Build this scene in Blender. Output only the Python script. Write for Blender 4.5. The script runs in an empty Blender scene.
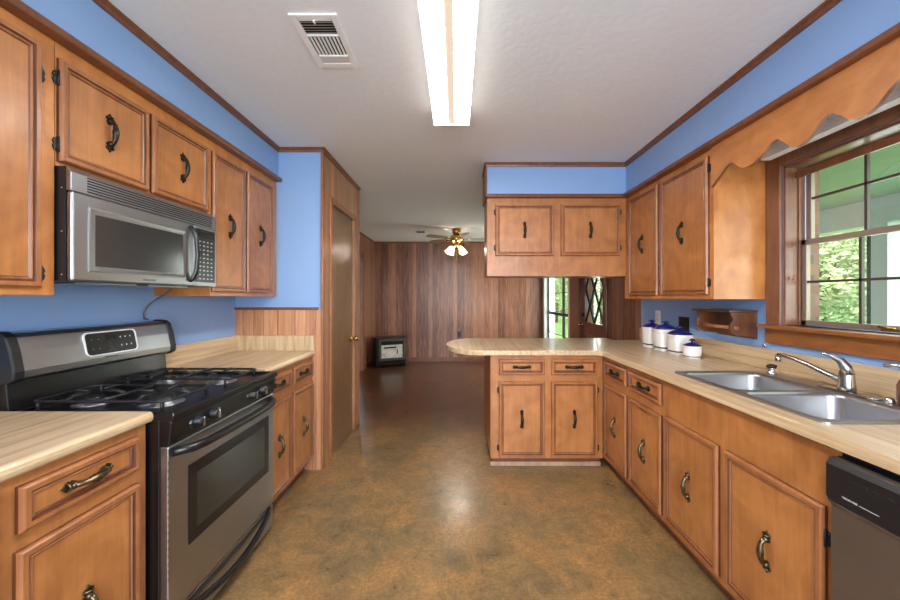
import bpy, bmesh, math, random
from mathutils import Vector, Matrix
R = math.radians
rng = random.Random(7)
SC = bpy.context.scene
COL = SC.collection

# ------------------------------------------------------------ camera
F = 360.0
cam_d = bpy.data.cameras.new('camera')
cam_d.sensor_width = 36.0
cam_d.lens = F * 36.0 / 900.0
cam_d.shift_x = -6.5 / 900.0
cam_d.shift_y = -2.5 / 900.0
cam_d.clip_start = 0.02
cam = bpy.data.objects.new('camera', cam_d)
cam.location = (0, 0, 1.32)
cam.rotation_euler = (R(90), 0, 0)
COL.objects.link(cam)
SC.camera = cam

# ------------------------------------------------------------ world, lights, exposure
W = bpy.data.worlds.new('sky'); SC.world = W; W.use_nodes = True
wn = W.node_tree; bg = wn.nodes['Background']
sky = wn.nodes.new('ShaderNodeTexSky'); sky.sky_type = 'NISHITA'
sky.sun_elevation = R(50); sky.sun_rotation = R(200); sky.sun_disc = False
sky.dust_density = 4.0; sky.air_density = 1.0
mixn = wn.nodes.new('ShaderNodeMixRGB'); mixn.inputs[0].default_value = 0.75
mixn.inputs[2].default_value = (4.2, 4.5, 4.8, 1)
wn.links.new(sky.outputs[0], mixn.inputs[1]); wn.links.new(mixn.outputs[0], bg.inputs[0])
bg.inputs[1].default_value = 1.0

def area(name, loc, rot, sx, sy, power, color):
    l = bpy.data.lights.new(name, 'AREA'); l.shape = 'RECTANGLE'; l.size = sx; l.size_y = sy
    l.energy = power; l.color = color
    o = bpy.data.objects.new(name, l); o.location = loc; o.rotation_euler = rot
    COL.objects.link(o); return o
# added fill light, set in an unseen opening behind the camera
area('fill_light_back', (0.05, -1.66, 1.45), (R(90), 0, 0), 2.7, 1.7, 40, (0.84, 0.91, 1.0))
# daylight at the dining window and at the hidden part of the dining room
area('daylight_dining_window', (2.25, 6.4, 1.25), (0, R(90), 0), 1.7, 1.5, 55, (1.0, 0.97, 0.93))
area('daylight_kitchen_window', (2.12, 1.52, 1.6), (0, R(90), 0), 0.8, 0.8, 5, (0.92, 0.97, 1.0))

SC.view_settings.view_transform = 'Standard'
SC.view_settings.look = 'None'
SC.view_settings.gamma = 1.0
SC.view_settings.exposure = 0.66
SC.view_settings.use_curve_mapping = False
SC.cycles.max_bounces = 8
SC.cycles.diffuse_bounces = 5
SC.cycles.use_denoising = True
SC.cycles.sample_clamp_indirect = 6.0

# ------------------------------------------------------------ materials
def C3(r, g, b):
    def f(v):
        v /= 255.0
        return v / 12.92 if v <= 0.04045 else ((v + 0.055) / 1.055) ** 2.4
    return (f(r), f(g), f(b), 1.0)

def newmat(name):
    m = bpy.data.materials.new(name); m.use_nodes = True
    return m, m.node_tree, m.node_tree.nodes['Principled BSDF']

def simple(name, c, rough=0.5, metal=0.0, coat=0.0, var=0.06, scale=8.0, bump=0.0):
    m, t, p = newmat(name)
    p.inputs['Roughness'].default_value = rough
    p.inputs['Metallic'].default_value = metal
    p.inputs['Coat Weight'].default_value = coat
    p.inputs['Coat Roughness'].default_value = 0.1
    n = t.nodes.new('ShaderNodeTexNoise'); n.inputs['Scale'].default_value = scale; n.inputs['Detail'].default_value = 4
    tc = t.nodes.new('ShaderNodeTexCoord'); t.links.new(tc.outputs['Object'], n.inputs['Vector'])
    r = t.nodes.new('ShaderNodeValToRGB')
    r.color_ramp.elements[0].position = 0.3; r.color_ramp.elements[1].position = 0.7
    r.color_ramp.elements[0].color = tuple(v * (1 - var) for v in c[:3]) + (1,)
    r.color_ramp.elements[1].color = tuple(min(1, v * (1 + var)) for v in c[:3]) + (1,)
    t.links.new(n.outputs['Fac'], r.inputs['Fac']); t.links.new(r.outputs['Color'], p.inputs['Base Color'])
    if bump:
        b = t.nodes.new('ShaderNodeBump'); b.inputs['Strength'].default_value = bump; b.inputs['Distance'].default_value = 0.01
        t.links.new(n.outputs['Fac'], b.inputs['Height']); t.links.new(b.outputs[0], p.inputs['Normal'])
    return m

def wood(name, light, dark, stretch=(14, 14, 1.2), rough=0.38, coat=0.25, blotch=0.35, grain=0.5):
    m, t, p = newmat(name)
    L = t.links
    tc = t.nodes.new('ShaderNodeTexCoord')
    mp = t.nodes.new('ShaderNodeMapping'); mp.inputs['Scale'].default_value = stretch
    L.new(tc.outputs['Object'], mp.inputs['Vector'])
    n1 = t.nodes.new('ShaderNodeTexNoise'); n1.inputs['Scale'].default_value = 2.2; n1.inputs['Detail'].default_value = 7
    n1.inputs['Distortion'].default_value = 0.9; n1.inputs['Roughness'].default_value = 0.6
    L.new(mp.outputs[0], n1.inputs['Vector'])
    n2 = t.nodes.new('ShaderNodeTexNoise'); n2.inputs['Scale'].default_value = 5.0; n2.inputs['Detail'].default_value = 6; n2.inputs['Distortion'].default_value = 1.5
    L.new(tc.outputs['Object'], n2.inputs['Vector'])
    mx = t.nodes.new('ShaderNodeMath'); mx.operation = 'MULTIPLY_ADD'; mx.inputs[1].default_value = grain
    ms = t.nodes.new('ShaderNodeMath'); ms.operation = 'MULTIPLY'; ms.inputs[1].default_value = blotch
    L.new(n2.outputs['Fac'], ms.inputs[0]); L.new(n1.outputs['Fac'], mx.inputs[0]); L.new(ms.outputs[0], mx.inputs[2])
    r = t.nodes.new('ShaderNodeValToRGB')
    mid = (grain + blotch) * 0.5
    r.color_ramp.elements[0].position = max(0, mid - 0.16); r.color_ramp.elements[0].color = dark
    r.color_ramp.elements[1].position = mid + 0.12; r.color_ramp.elements[1].color = light
    L.new(mx.outputs[0], r.inputs['Fac']); L.new(r.outputs['Color'], p.inputs['Base Color'])
    p.inputs['Roughness'].default_value = rough
    p.inputs['Coat Weight'].default_value = coat; p.inputs['Coat Roughness'].default_value = 0.2
    b = t.nodes.new('ShaderNodeBump'); b.inputs['Strength'].default_value = 0.06; b.inputs['Distance'].default_value = 0.004
    L.new(n1.outputs['Fac'], b.inputs['Height']); L.new(b.outputs[0], p.inputs['Normal'])
    return m

def paneling(name, c_lo, c_hi, pitch=0.105, groove=0.035, rough=0.35, coat=0.2):
    """vertical grooved boards of slightly different colour; u = x + y works on walls along either axis"""
    m, t, p = newmat(name); L = t.links
    tc = t.nodes.new('ShaderNodeTexCoord'); g = t.nodes.new('ShaderNodeNewGeometry')
    sx = t.nodes.new('ShaderNodeSeparateXYZ'); L.new(g.outputs['Position'], sx.inputs[0])
    def M(op, a, b=None, c=None):
        n = t.nodes.new('ShaderNodeMath'); n.operation = op
        for i, v in enumerate((a, b, c)):
            if v is None: continue
            if isinstance(v, (int, float)): n.inputs[i].default_value = v
            else: L.new(v, n.inputs[i])
        return n.outputs[0]
    u = M('ADD', sx.outputs[0], sx.outputs[1])
    w = M('MULTIPLY_ADD', M('SINE', M('MULTIPLY', u, 15.46)), 0.022, u)
    q = M('DIVIDE', w, pitch)
    fl = M('FLOOR', q); fr = M('FRACT', q)
    wnz = t.nodes.new('ShaderNodeTexWhiteNoise'); wnz.noise_dimensions = '1D'; L.new(fl, wnz.inputs['W'])
    edge = M('LESS_THAN', fr, groove)
    cmb = t.nodes.new('ShaderNodeCombineXYZ')
    L.new(M('MULTIPLY_ADD', u, 30.0, M('MULTIPLY', wnz.outputs['Value'], 40.0)), cmb.inputs[0]); L.new(M('MULTIPLY', sx.outputs[2], 2.2), cmb.inputs[2])
    n1 = t.nodes.new('ShaderNodeTexNoise'); n1.inputs['Scale'].default_value = 1.0; n1.inputs['Detail'].default_value = 6; n1.inputs['Distortion'].default_value = 1.2
    L.new(cmb.outputs[0], n1.inputs['Vector'])
    fac = M('ADD', M('MULTIPLY', n1.outputs['Fac'], 0.9), M('MULTIPLY_ADD', wnz.outputs['Value'], 0.35, -0.15))
    r = t.nodes.new('ShaderNodeValToRGB')
    r.color_ramp.elements[0].position = 0.25; r.color_ramp.elements[0].color = c_lo
    r.color_ramp.elements[1].position = 0.72; r.color_ramp.elements[1].color = c_hi
    L.new(fac, r.inputs['Fac'])
    mx = t.nodes.new('ShaderNodeMixRGB'); mx.inputs[2].default_value = tuple(v * 0.28 for v in c_lo[:3]) + (1,)
    L.new(edge, mx.inputs[0]); L.new(r.outputs['Color'], mx.inputs[1]); L.new(mx.outputs[0], p.inputs['Base Color'])
    b = t.nodes.new('ShaderNodeBump'); b.inputs['Strength'].default_value = 0.5; b.inputs['Distance'].default_value = 0.004; b.invert = True
    L.new(edge, b.inputs['Height']); L.new(b.outputs[0], p.inputs['Normal'])
    p.inputs['Roughness'].default_value = rough; p.inputs['Coat Weight'].default_value = coat; p.inputs['Coat Roughness'].default_value = 0.25
    return m

def glassmat(name, tint=(1, 1, 1, 1), refl=0.06, rough=0.0):
    m = bpy.data.materials.new(name); m.use_nodes = True; t = m.node_tree
    for n in list(t.nodes):
        if n.type == 'BSDF_PRINCIPLED': t.nodes.remove(n)
    out = [n for n in t.nodes if n.type == 'OUTPUT_MATERIAL'][0]
    tr = t.nodes.new('ShaderNodeBsdfTransparent'); tr.inputs[0].default_value = tint
    gl = t.nodes.new('ShaderNodeBsdfGlossy'); gl.inputs['Roughness'].default_value = rough
    fr = t.nodes.new('ShaderNodeLayerWeight'); fr.inputs[0].default_value = 0.25
    mm = t.nodes.new('ShaderNodeMath'); mm.operation = 'MULTIPLY_ADD'; mm.inputs[1].default_value = 0.35; mm.inputs[2].default_value = refl
    t.links.new(fr.outputs['Fresnel'], mm.inputs[0])
    mx = t.nodes.new('ShaderNodeMixShader')
    t.links.new(mm.outputs[0], mx.inputs[0]); t.links.new(tr.outputs[0], mx.inputs[1]); t.links.new(gl.outputs[0], mx.inputs[2])
    t.links.new(mx.outputs[0], out.inputs[0])
    return m

def emit(name, c, s):
    m, t, p = newmat(name)
    p.inputs['Base Color'].default_value = tuple(v * 0.15 for v in c[:3]) + (1,)
    p.inputs['Emission Color'].default_value = c; p.inputs['Emission Strength'].default_value = s
    return m

def laminate(name, along='y'):
    m, t, p = newmat(name); L = t.links
    tc = t.nodes.new('ShaderNodeTexCoord'); mp = t.nodes.new('ShaderNodeMapping')
    g = t.nodes.new('ShaderNodeNewGeometry')
    mp.inputs['Scale'].default_value = {'y': (26, 1.1, 26), 'z': (26, 26, 2.0)}[along]
    L.new(g.outputs['Position'], mp.inputs['Vector'])
    n1 = t.nodes.new('ShaderNodeTexNoise'); n1.inputs['Scale'].default_value = 1.3; n1.inputs['Detail'].default_value = 6; n1.inputs['Roughness'].default_value = 0.62
    L.new(mp.outputs[0], n1.inputs['Vector'])
    r = t.nodes.new('ShaderNodeValToRGB'); e = r.color_ramp.elements
    e[0].position = 0.28; e[0].color = C3(152, 120, 86)
    e[1].position = 0.70; e[1].color = C3(214, 190, 156)
    x = e.new(0.47); x.color = C3(194, 166, 128)
    L.new(n1.outputs['Fac'], r.inputs['Fac']); L.new(r.outputs[0], p.inputs['Base Color'])
    p.inputs['Roughness'].default_value = 0.32; p.inputs['Coat Weight'].default_value = 0.2
    return m

def concrete_floor(name):
    m, t, p = newmat(name); L = t.links
    tc = t.nodes.new('ShaderNodeTexCoord')
    def noise(s, d, dist=0.0, rg=0.5):
        n = t.nodes.new('ShaderNodeTexNoise'); n.inputs['Scale'].default_value = s; n.inputs['Detail'].default_value = d
        n.inputs['Distortion'].default_value = dist; n.inputs['Roughness'].default_value = rg
        L.new(tc.outputs['Object'], n.inputs['Vector']); return n
    a = noise(2.3, 9, 0.3, 0.68); b = noise(8.0, 9, 1.2, 0.72); c = noise(60.0, 4, 0.0, 0.75)
    r1 = t.nodes.new('ShaderNodeValToRGB'); e = r1.color_ramp.elements
    e[0].position = 0.30; e[0].color = C3(120, 104, 76)
    e[1].position = 0.72; e[1].color = C3(178, 140, 92)
    x = e.new(0.45); x.color = C3(132, 114, 84)
    x = e.new(0.56); x.color = C3(152, 122, 84)
    L.new(a.outputs['Fac'], r1.inputs['Fac'])
    r2 = t.nodes.new('ShaderNodeValToRGB'); e = r2.color_ramp.elements
    e[0].position = 0.30; e[0].color = C3(66, 54, 38)
    e[1].position = 0.70; e[1].color = C3(206, 186, 150)
    L.new(b.outputs['Fac'], r2.inputs['Fac'])
    mx = t.nodes.new('ShaderNodeMixRGB'); mx.blend_type = 'OVERLAY'; mx.inputs[0].default_value = 0.6
    L.new(r1.outputs[0], mx.inputs[1]); L.new(r2.outputs[0], mx.inputs[2])
    mx2 = t.nodes.new('ShaderNodeMixRGB'); mx2.blend_type = 'OVERLAY'; mx2.inputs[0].default_value = 0.9
    L.new(mx.outputs[0], mx2.inputs[1]); L.new(c.outputs['Fac'], mx2.inputs[2])
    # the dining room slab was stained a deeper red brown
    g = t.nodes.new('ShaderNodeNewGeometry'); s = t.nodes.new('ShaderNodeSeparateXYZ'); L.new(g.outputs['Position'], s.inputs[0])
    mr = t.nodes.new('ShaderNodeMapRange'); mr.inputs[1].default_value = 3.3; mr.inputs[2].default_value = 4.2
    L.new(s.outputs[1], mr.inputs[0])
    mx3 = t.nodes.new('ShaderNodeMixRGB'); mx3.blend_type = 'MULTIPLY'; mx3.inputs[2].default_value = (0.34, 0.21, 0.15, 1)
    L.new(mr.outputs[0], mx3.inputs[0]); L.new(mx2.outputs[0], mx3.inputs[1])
    L.new(mx3.outputs[0], p.inputs['Base Color'])
    rr = t.nodes.new('ShaderNodeMapRange'); rr.inputs[3].default_value = 0.20; rr.inputs[4].default_value = 0.42
    L.new(b.outputs['Fac'], rr.inputs[0]); L.new(rr.outputs[0], p.inputs['Roughness'])
    p.inputs['Coat Weight'].default_value = 0.25; p.inputs['Coat Roughness'].default_value = 0.16
    bp = t.nodes.new('ShaderNodeBump'); bp.inputs['Strength'].default_value = 0.12; bp.inputs['Distance'].default_value = 0.01
    L.new(b.outputs['Fac'], bp.inputs['Height']); L.new(bp.outputs[0], p.inputs['Normal'])
    return m

def brickmat(name):
    m, t, p = newmat(name); L = t.links
    g = t.nodes.new('ShaderNodeNewGeometry'); s = t.nodes.new('ShaderNodeSeparateXYZ'); L.new(g.outputs['Position'], s.inputs[0])
    ad = t.nodes.new('ShaderNodeMath'); L.new(s.outputs[0], ad.inputs[0]); L.new(s.outputs[1], ad.inputs[1])
    cb = t.nodes.new('ShaderNodeCombineXYZ'); L.new(ad.outputs[0], cb.inputs[0]); L.new(s.outputs[2], cb.inputs[1])
    b = t.nodes.new('ShaderNodeTexBrick'); b.inputs['Scale'].default_value = 4.5
    b.inputs['Color1'].default_value = C3(108, 76, 60); b.inputs['Color2'].default_value = C3(134, 100, 80); b.inputs['Mortar'].default_value = C3(110, 100, 92)
    L.new(cb.outputs[0], b.inputs['Vector']); L.new(b.outputs['Color'], p.inputs['Base Color'])
    p.inputs['Roughness'].default_value = 0.85
    return m

M = {}
M['wood'] = wood('cabinet_wood', C3(182, 120, 66), C3(142, 86, 42), blotch=0.5, grain=0.35)
M['wood_f'] = wood('cabinet_frame_wood', C3(172, 110, 64), C3(128, 76, 42), blotch=0.4, grain=0.4)
M['wood_v'] = wood('birch_side_panel', C3(200, 132, 68), C3(166, 98, 46), stretch=(5, 5, 1.5), blotch=0.5, grain=0.5)
M['wood_h'] = wood('valance_wood', C3(196, 128, 68), C3(166, 100, 48), stretch=(6, 1.6, 6), blotch=0.5, grain=0.5)
M['glaze'] = wood('groove_stain', C3(112, 62, 34), C3(78, 40, 22))
M['casing_w'] = wood('window_casing_wood', C3(132, 86, 58), C3(94, 58, 38), rough=0.4)
M['toe_pale'] = wood('pale_toe_board', C3(200, 164, 134), C3(160, 122, 94))
M['crown'] = wood('dark_moulding', C3(128, 74, 46), C3(92, 50, 30), rough=0.4)
M['casing'] = wood('casing_wood', C3(168, 112, 74), C3(128, 78, 48), rough=0.4)
M['sill'] = wood('sill_wood', C3(158, 98, 50), C3(118, 68, 34), stretch=(14, 1.2, 14), rough=0.35)
M['darkwood'] = wood('towel_holder_wood', C3(118, 70, 38), C3(66, 34, 18), rough=0.35)
M['doorwood'] = wood('closet_door_wood', C3(134, 98, 62), C3(98, 68, 40), stretch=(22, 22, 1.0), rough=0.3)
M['frontdoor'] = wood('front_door_wood', C3(120, 48, 26), C3(86, 30, 16), rough=0.35)
M['panel'] = paneling('dining_paneling', C3(96, 54, 34), C3(166, 114, 86))
M['panel_k'] = paneling('wainscot_paneling', C3(160, 108, 72), C3(206, 152, 112), pitch=0.10)
M['blue'] = simple('blue_paint', C3(136, 168, 212), 0.45, var=0.02, scale=3, bump=0.02)
M['ceil'] = simple('ceiling_paint', C3(226, 226, 226), 0.8, var=0.02, scale=30, bump=0.15)
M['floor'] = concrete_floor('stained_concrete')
M['lam'] = laminate('counter_laminate')
M['lam_v'] = laminate('splash_laminate', 'z')
M['steel'] = simple('stainless_steel', C3(168, 169, 171), 0.33, 1.0, var=0.05, scale=3)
M['steel_sink'] = simple('sink_steel', C3(168, 168, 168), 0.36, 1.0, var=0.04, scale=3)
M['steel_dark'] = simple('dull_steel', C3(128, 116, 104), 0.42, 0.8, var=0.08, scale=4)
M['nickel'] = simple('brushed_nickel', C3(186, 182, 176), 0.2, 1.0, var=0.03)
M['chrome'] = simple('chrome', C3(225, 225, 228), 0.1, 1.0, var=0.0)
M['black'] = simple('black_enamel', C3(11, 10, 11), 0.32, coat=0.12, var=0.1)
M['blackmat'] = simple('black_plastic', C3(22, 20, 22), 0.45, var=0.1)
M['iron'] = simple('cast_iron', C3(40, 40, 42), 0.4, 0.4, var=0.2, scale=40, bump=0.2)
M['pull'] = simple('antique_pull_metal', C3(58, 50, 42), 0.3, 0.85, var=0.35, scale=60)
M['pull_b'] = simple('antique_pewter_pull_metal', C3(104, 90, 68), 0.32, 0.9, var=0.5, scale=60)
M['brass'] = simple('brass', C3(200, 160, 90), 0.2, 1.0, var=0.05)
M['darkglass'] = simple('dark_oven_glass', C3(34, 34, 28), 0.15, coat=0.3, var=0.05)
M['greyglass'] = simple('microwave_glass', C3(50, 50, 49), 0.15, coat=0.3, var=0.04)
M['white'] = simple('white_enamel', C3(232, 230, 226), 0.35, var=0.02)
M['ceramic'] = simple('white_ceramic', C3(236, 232, 224), 0.15, coat=0.5, var=0.02)
M['cobalt'] = simple('cobalt_glaze', C3(22, 32, 110), 0.12, coat=0.6, var=0.1)
M['navy'] = simple('navy_band', C3(30, 34, 66), 0.3, var=0.1)
M['mark'] = simple('pale_print', C3(180, 180, 180), 0.5, var=0.0)
M['greyprint'] = simple('grey_print', C3(92, 90, 86), 0.5, var=0.0)
M['alu'] = simple('window_aluminium', C3(140, 124, 110), 0.45, 0.3, var=0.05)
M['muntin'] = simple('dark_muntin', C3(66, 54, 46), 0.5, var=0.05)
M['glass'] = glassmat('window_glass', (0.96, 1.0, 0.97, 1))
M['shade_glass'] = emit('frosted_lamp_glass', (1.0, 0.86, 0.66, 1), 1.6)
M['bulb'] = emit('glowing_bulb', (1.0, 0.86, 0.70, 1), 600.0)
M['tube_band'] = emit('lit_lens_over_tube', (1.0, 0.97, 0.92, 1), 42.0)
M['lens_mid'] = emit('lens_between_tubes', (1.0, 0.80, 0.62, 1), 0.5)
M['lens_skirt'] = emit('lit_lens_side', (1.0, 0.95, 0.88, 1), 1.8)
M['lens_end'] = emit('lens_edge', (1.0, 0.95, 0.88, 1), 1.1)
M['louvre'] = simple('vent_louvre_grey', C3(150, 150, 150), 0.5)
M['dark'] = simple('duct_dark', C3(14, 14, 14), 0.9)
M['brick'] = brickmat('brick')
M['grass'] = simple('lawn', C3(104, 140, 66), 0.95, var=0.35, scale=3)
M['slab'] = simple('porch_concrete', C3(150, 146, 138), 0.9, var=0.1)
M['porch'] = simple('porch_ceiling_paint', C3(150, 176, 156), 0.7, var=0.03)
M['shaded_side'] = simple('dark_green_shaded_side', C3(52, 74, 66), 0.6)
M['post'] = simple('porch_post_paint', C3(206, 216, 218), 0.6, var=0.03)
M['leaf'] = simple('tree_leaves', C3(142, 162, 112), 0.7, var=0.45, scale=1.2)
M['leaf_b'] = simple('pale_tree_leaves', C3(180, 200, 146), 0.7, var=0.4, scale=1.2)
M['bark'] = simple('bark', C3(92, 76, 60), 0.9, var=0.3, scale=8)
M['soap'] = simple('amber_soap_bottle', C3(104, 58, 34), 0.2, coat=0.5)
M['ash'] = simple('ceramic_heater_plaque', C3(176, 172, 162), 0.6, var=0.3, scale=22)
M['heatframe'] = simple('heater_trim_grey', C3(84, 80, 78), 0.35, 0.6)
M['cord'] = simple('grey_cord', C3(96, 84, 84), 0.5)
M['lace'] = simple('frosted_diamond_glass', C3(184, 205, 178), 0.3, var=0.15, scale=20)
M['fanblade'] = wood('fan_blade_wood', C3(150, 134, 108), C3(112, 98, 78), rough=0.4)

# ------------------------------------------------------------ geometry helpers
def NB(): return bmesh.new()

def box(b, x0, x1, y0, y1, z0, z1, mi=0):
    vs = [b.verts.new(p) for p in ((x0,y0,z0),(x1,y0,z0),(x1,y1,z0),(x0,y1,z0),(x0,y0,z1),(x1,y0,z1),(x1,y1,z1),(x0,y1,z1))]
    for f in ((0,3,2,1),(4,5,6,7),(0,1,5,4),(1,2,6,5),(2,3,7,6),(3,0,4,7)):
        fc = b.faces.new([vs[i] for i in f]); fc.material_index = mi
    return b

def tube(b, pts, rad, seg=8, caps=True, mi=0):
    pts = [Vector(p) for p in pts]; n = len(pts)
    rads = rad if isinstance(rad, (list, tuple)) else [rad] * n
    rings = []; prev = None
    for i, p in enumerate(pts):
        d = (pts[min(i + 1, n - 1)] - pts[max(i - 1, 0)]).normalized()
        if prev is None:
            a = d.orthogonal().normalized()
        else:
            a = (prev - d * prev.dot(d))
            a = a.normalized() if a.length > 1e-6 else d.orthogonal().normalized()
        prev = a; c = d.cross(a)
        rings.append([b.verts.new(p + (a * math.cos(2*math.pi*k/seg) + c * math.sin(2*math.pi*k/seg)) * rads[i]) for k in range(seg)])
    for i in range(n - 1):
        for k in range(seg):
            f = b.faces.new((rings[i][k], rings[i][(k+1) % seg], rings[i+1][(k+1) % seg], rings[i+1][k])); f.smooth = True; f.material_index = mi
    if caps:
        b.faces.new(list(reversed(rings[0]))).material_index = mi; b.faces.new(rings[-1]).material_index = mi
    return b

def lathe(b, prof, cx, cy, cz=0, seg=28, ax='z', sq=0.0, mi=0):
    """prof: (radius, height) from bottom to top"""
    rings = []
    for r, z in prof:
        ring = []
        for k in range(seg):
            a = 2 * math.pi * k / seg
            rr = r
            if sq:
                rr = r * (1 + sq * (1 / max(abs(math.cos(a)), abs(math.sin(a))) - 1))
            u, v = rr * math.cos(a), rr * math.sin(a)
            if ax == 'z': p = (cx + u, cy + v, cz + z)
            elif ax == 'x': p = (cx + z, cy + u, cz + v)
            else: p = (cx + v, cy + z, cz + u)
            ring.append(b.verts.new(p))
        rings.append(ring)
    for i in range(len(rings) - 1):
        for k in range(seg):
            f = b.faces.new((rings[i][k], rings[i][(k+1) % seg], rings[i+1][(k+1) % seg], rings[i+1][k])); f.smooth = True; f.material_index = mi
    b.faces.new(list(reversed(rings[0]))).material_index = mi; b.faces.new(rings[-1]).material_index = mi
    return b

def prism(b, pts, a0, a1, ax='y', mi=0, smooth=False):
    """closed 2D outline extruded along an axis. ax='y': pts=(x,z); 'x': (y,z); 'z': (x,y)"""
    def P(p, a):
        return {'y': (p[0], a, p[1]), 'x': (a, p[0], p[1]), 'z': (p[0], p[1], a)}[ax]
    r0 = [b.verts.new(P(p, a0)) for p in pts]; r1 = [b.verts.new(P(p, a1)) for p in pts]
    n = len(pts)
    for k in range(n):
        f = b.faces.new((r0[k], r0[(k+1) % n], r1[(k+1) % n], r1[k])); f.material_index = mi; f.smooth = smooth
    for ring in (r0, r1):
        f = b.faces.new(ring); f.material_index = mi
    return b

def rings(b, O, U, V, N, w, h, prof, mi=0, ci=None, dk=()):
    """a framed panel: rectangle (w,h) at O, profile of (inset, height along N)"""
    O, U, V, N = map(Vector, (O, U, V, N)); rs = []
    for ins, ht in prof:
        rs.append([b.verts.new(O + U * a + V * c + N * ht) for a, c in ((ins, ins), (w - ins, ins), (w - ins, h - ins), (ins, h - ins))])
    for i in range(len(rs) - 1):
        for k in range(4):
            b.faces.new((rs[i][k], rs[i][(k+1) % 4], rs[i+1][(k+1) % 4], rs[i+1][k])).material_index = 2 if i in dk else mi
    b.faces.new(rs[-1]).material_index = mi if ci is None else ci; b.faces.new(list(reversed(rs[0]))).material_index = mi
    return b

def fix(b): bmesh.ops.recalc_face_normals(b, faces=b.faces[:]); return b

def rootloc(p):
    v = Vector((0, 0, 0))
    while p is not None: v += p.location; p = p.parent
    return v

def obj(name, b, mats, parent=None, bev=0.0, local=False, loc=None, seg=2, smooth=False):
    fix(b)
    me = bpy.data.meshes.new(name)
    if loc is not None and not local:
        bmesh.ops.translate(b, verts=b.verts[:], vec=-Vector(loc))
    if parent is not None and not local:
        bmesh.ops.translate(b, verts=b.verts[:], vec=-rootloc(parent))
    b.to_mesh(me); b.free()
    if not isinstance(mats, (list, tuple)): mats = [mats]
    for m in mats: me.materials.append(M[m] if isinstance(m, str) else m)
    if smooth:
        for p in me.polygons: p.use_smooth = True
    o = bpy.data.objects.new(name, me); COL.objects.link(o)
    if loc is not None: o.location = loc
    if parent is not None: o.parent = parent
    if bev:
        md = o.modifiers.new('bevel', 'BEVEL'); md.width = bev; md.segments = seg; md.limit_method = 'ANGLE'; md.angle_limit = R(35)
    return o

def link(name, me, parent, loc, rot=(0, 0, 0), scale=1.0):
    """an object sharing a mesh; loc in world when the parents are unrotated"""
    o = bpy.data.objects.new(name, me); COL.objects.link(o); o.parent = parent
    o.location = Vector(loc) - rootloc(parent); o.rotation_euler = rot; o.scale = (scale,) * 3
    return o

def tag(o, label=None, cat=None, group=None, kind=None):
    if label: o['label'] = label
    if cat: o['category'] = cat
    if group: o['group'] = group
    if kind: o['kind'] = kind
    return o

def thing(name, loc, label, cat, group=None):
    o = bpy.data.objects.new(name, None); COL.objects.link(o); o.location = loc; o.empty_display_size = 0.05
    return tag(o, label, cat, group)

def struct_root(name, loc):
    o = bpy.data.objects.new(name, None); COL.objects.link(o); o.location = loc
    o['kind'] = 'structure'; return o

def struct(name, b, mats, bev=0.0, label=None):
    return tag(obj(name, b, mats, bev=bev), label, None, None, 'structure')

def copy_tree(o, parent=None):
    c = o.copy(); COL.objects.link(c)
    if parent is not None: c.parent = parent
    for ch in [x for x in COL.objects if x.parent == o]: copy_tree(ch, c)
    return c

def text(name, s, size, loc, rot, mat, parent, ext=0.0004):
    cu = bpy.data.curves.new(name, 'FONT'); cu.body = s; cu.size = size; cu.extrude = ext
    cu.align_x = 'CENTER'; cu.align_y = 'CENTER'
    tmp = bpy.data.objects.new('tmp', cu); COL.objects.link(tmp)
    bpy.context.view_layer.update()
    me = bpy.data.meshes.new_from_object(tmp.evaluated_get(bpy.context.evaluated_depsgraph_get()))
    bpy.data.objects.remove(tmp)
    me.materials.clear(); me.materials.append(M[mat])
    o = bpy.data.objects.new(name, me); COL.objects.link(o); o.parent = parent
    o.location = Vector(loc) - rootloc(parent); o.rotation_euler = rot
    return o
RX_L = (R(90), 0, R(90))      # lettering read from the aisle on the left-hand run (facing +x)
RX_R = (R(90), 0, R(-90))     # on the right-hand run (facing -x)

# ------------------------------------------------------------ room constants
H = 2.47
XL, XR = -1.70, 1.77
XO = 1.965                      # outer brick face
YB, YF = -1.60, 7.42            # wall behind the camera, far wall

# ------------------------------------------------------------ structure
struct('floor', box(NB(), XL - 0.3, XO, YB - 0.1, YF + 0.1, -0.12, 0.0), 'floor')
struct('ceiling', box(NB(), XL - 0.3, XO, YB - 0.1, YF + 0.1, H, H + 0.1), 'ceil')

# left wall: blue in the kitchen, panelled beyond the pantry, an opening to the hall at its far end
b = NB()
box(b, XL - 0.12, XL, YB, 3.78, 0, H, 0)
box(b, XL - 0.12, XL, 3.78, 5.55, 0, H, 1)
box(b, XL - 0.12, XL, 6.50, YF, 0, H, 1)
box(b, XL - 0.12, XL, 5.55, 6.50, 2.06, H, 1)
struct('wall_left', b, ['blue', 'panel'])
struct('wall_hall', box(NB(), XL - 0.30, XL - 0.26, 5.3, 6.8, 0, H), 'frontdoor')
b = NB()
box(b, XL, XL + 0.015, 5.49, 5.55, 0, 2.12); box(b, XL, XL + 0.015, 6.50, 6.56, 0, 2.12); box(b, XL, XL + 0.015, 5.49, 6.56, 2.06, 2.12)
struct('trim_hall_opening', b, 'crown', 0.002)

# far wall
struct('wall_far', box(NB(), XL - 0.12, XO, YF, YF + 0.1, 0, H), 'panel')
# wall behind the camera with a wide opening added for the fill light
b = NB()
box(b, XL, -1.35, YB - 0.1, YB, 0, H); box(b, 1.45, XR, YB - 0.1, YB, 0, H)
box(b, -1.35, 1.45, YB - 0.1, YB, 0, 0.55); box(b, -1.35, 1.45, YB - 0.1, YB, 2.35, H)
struct('wall_back', b, 'blue')

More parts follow.
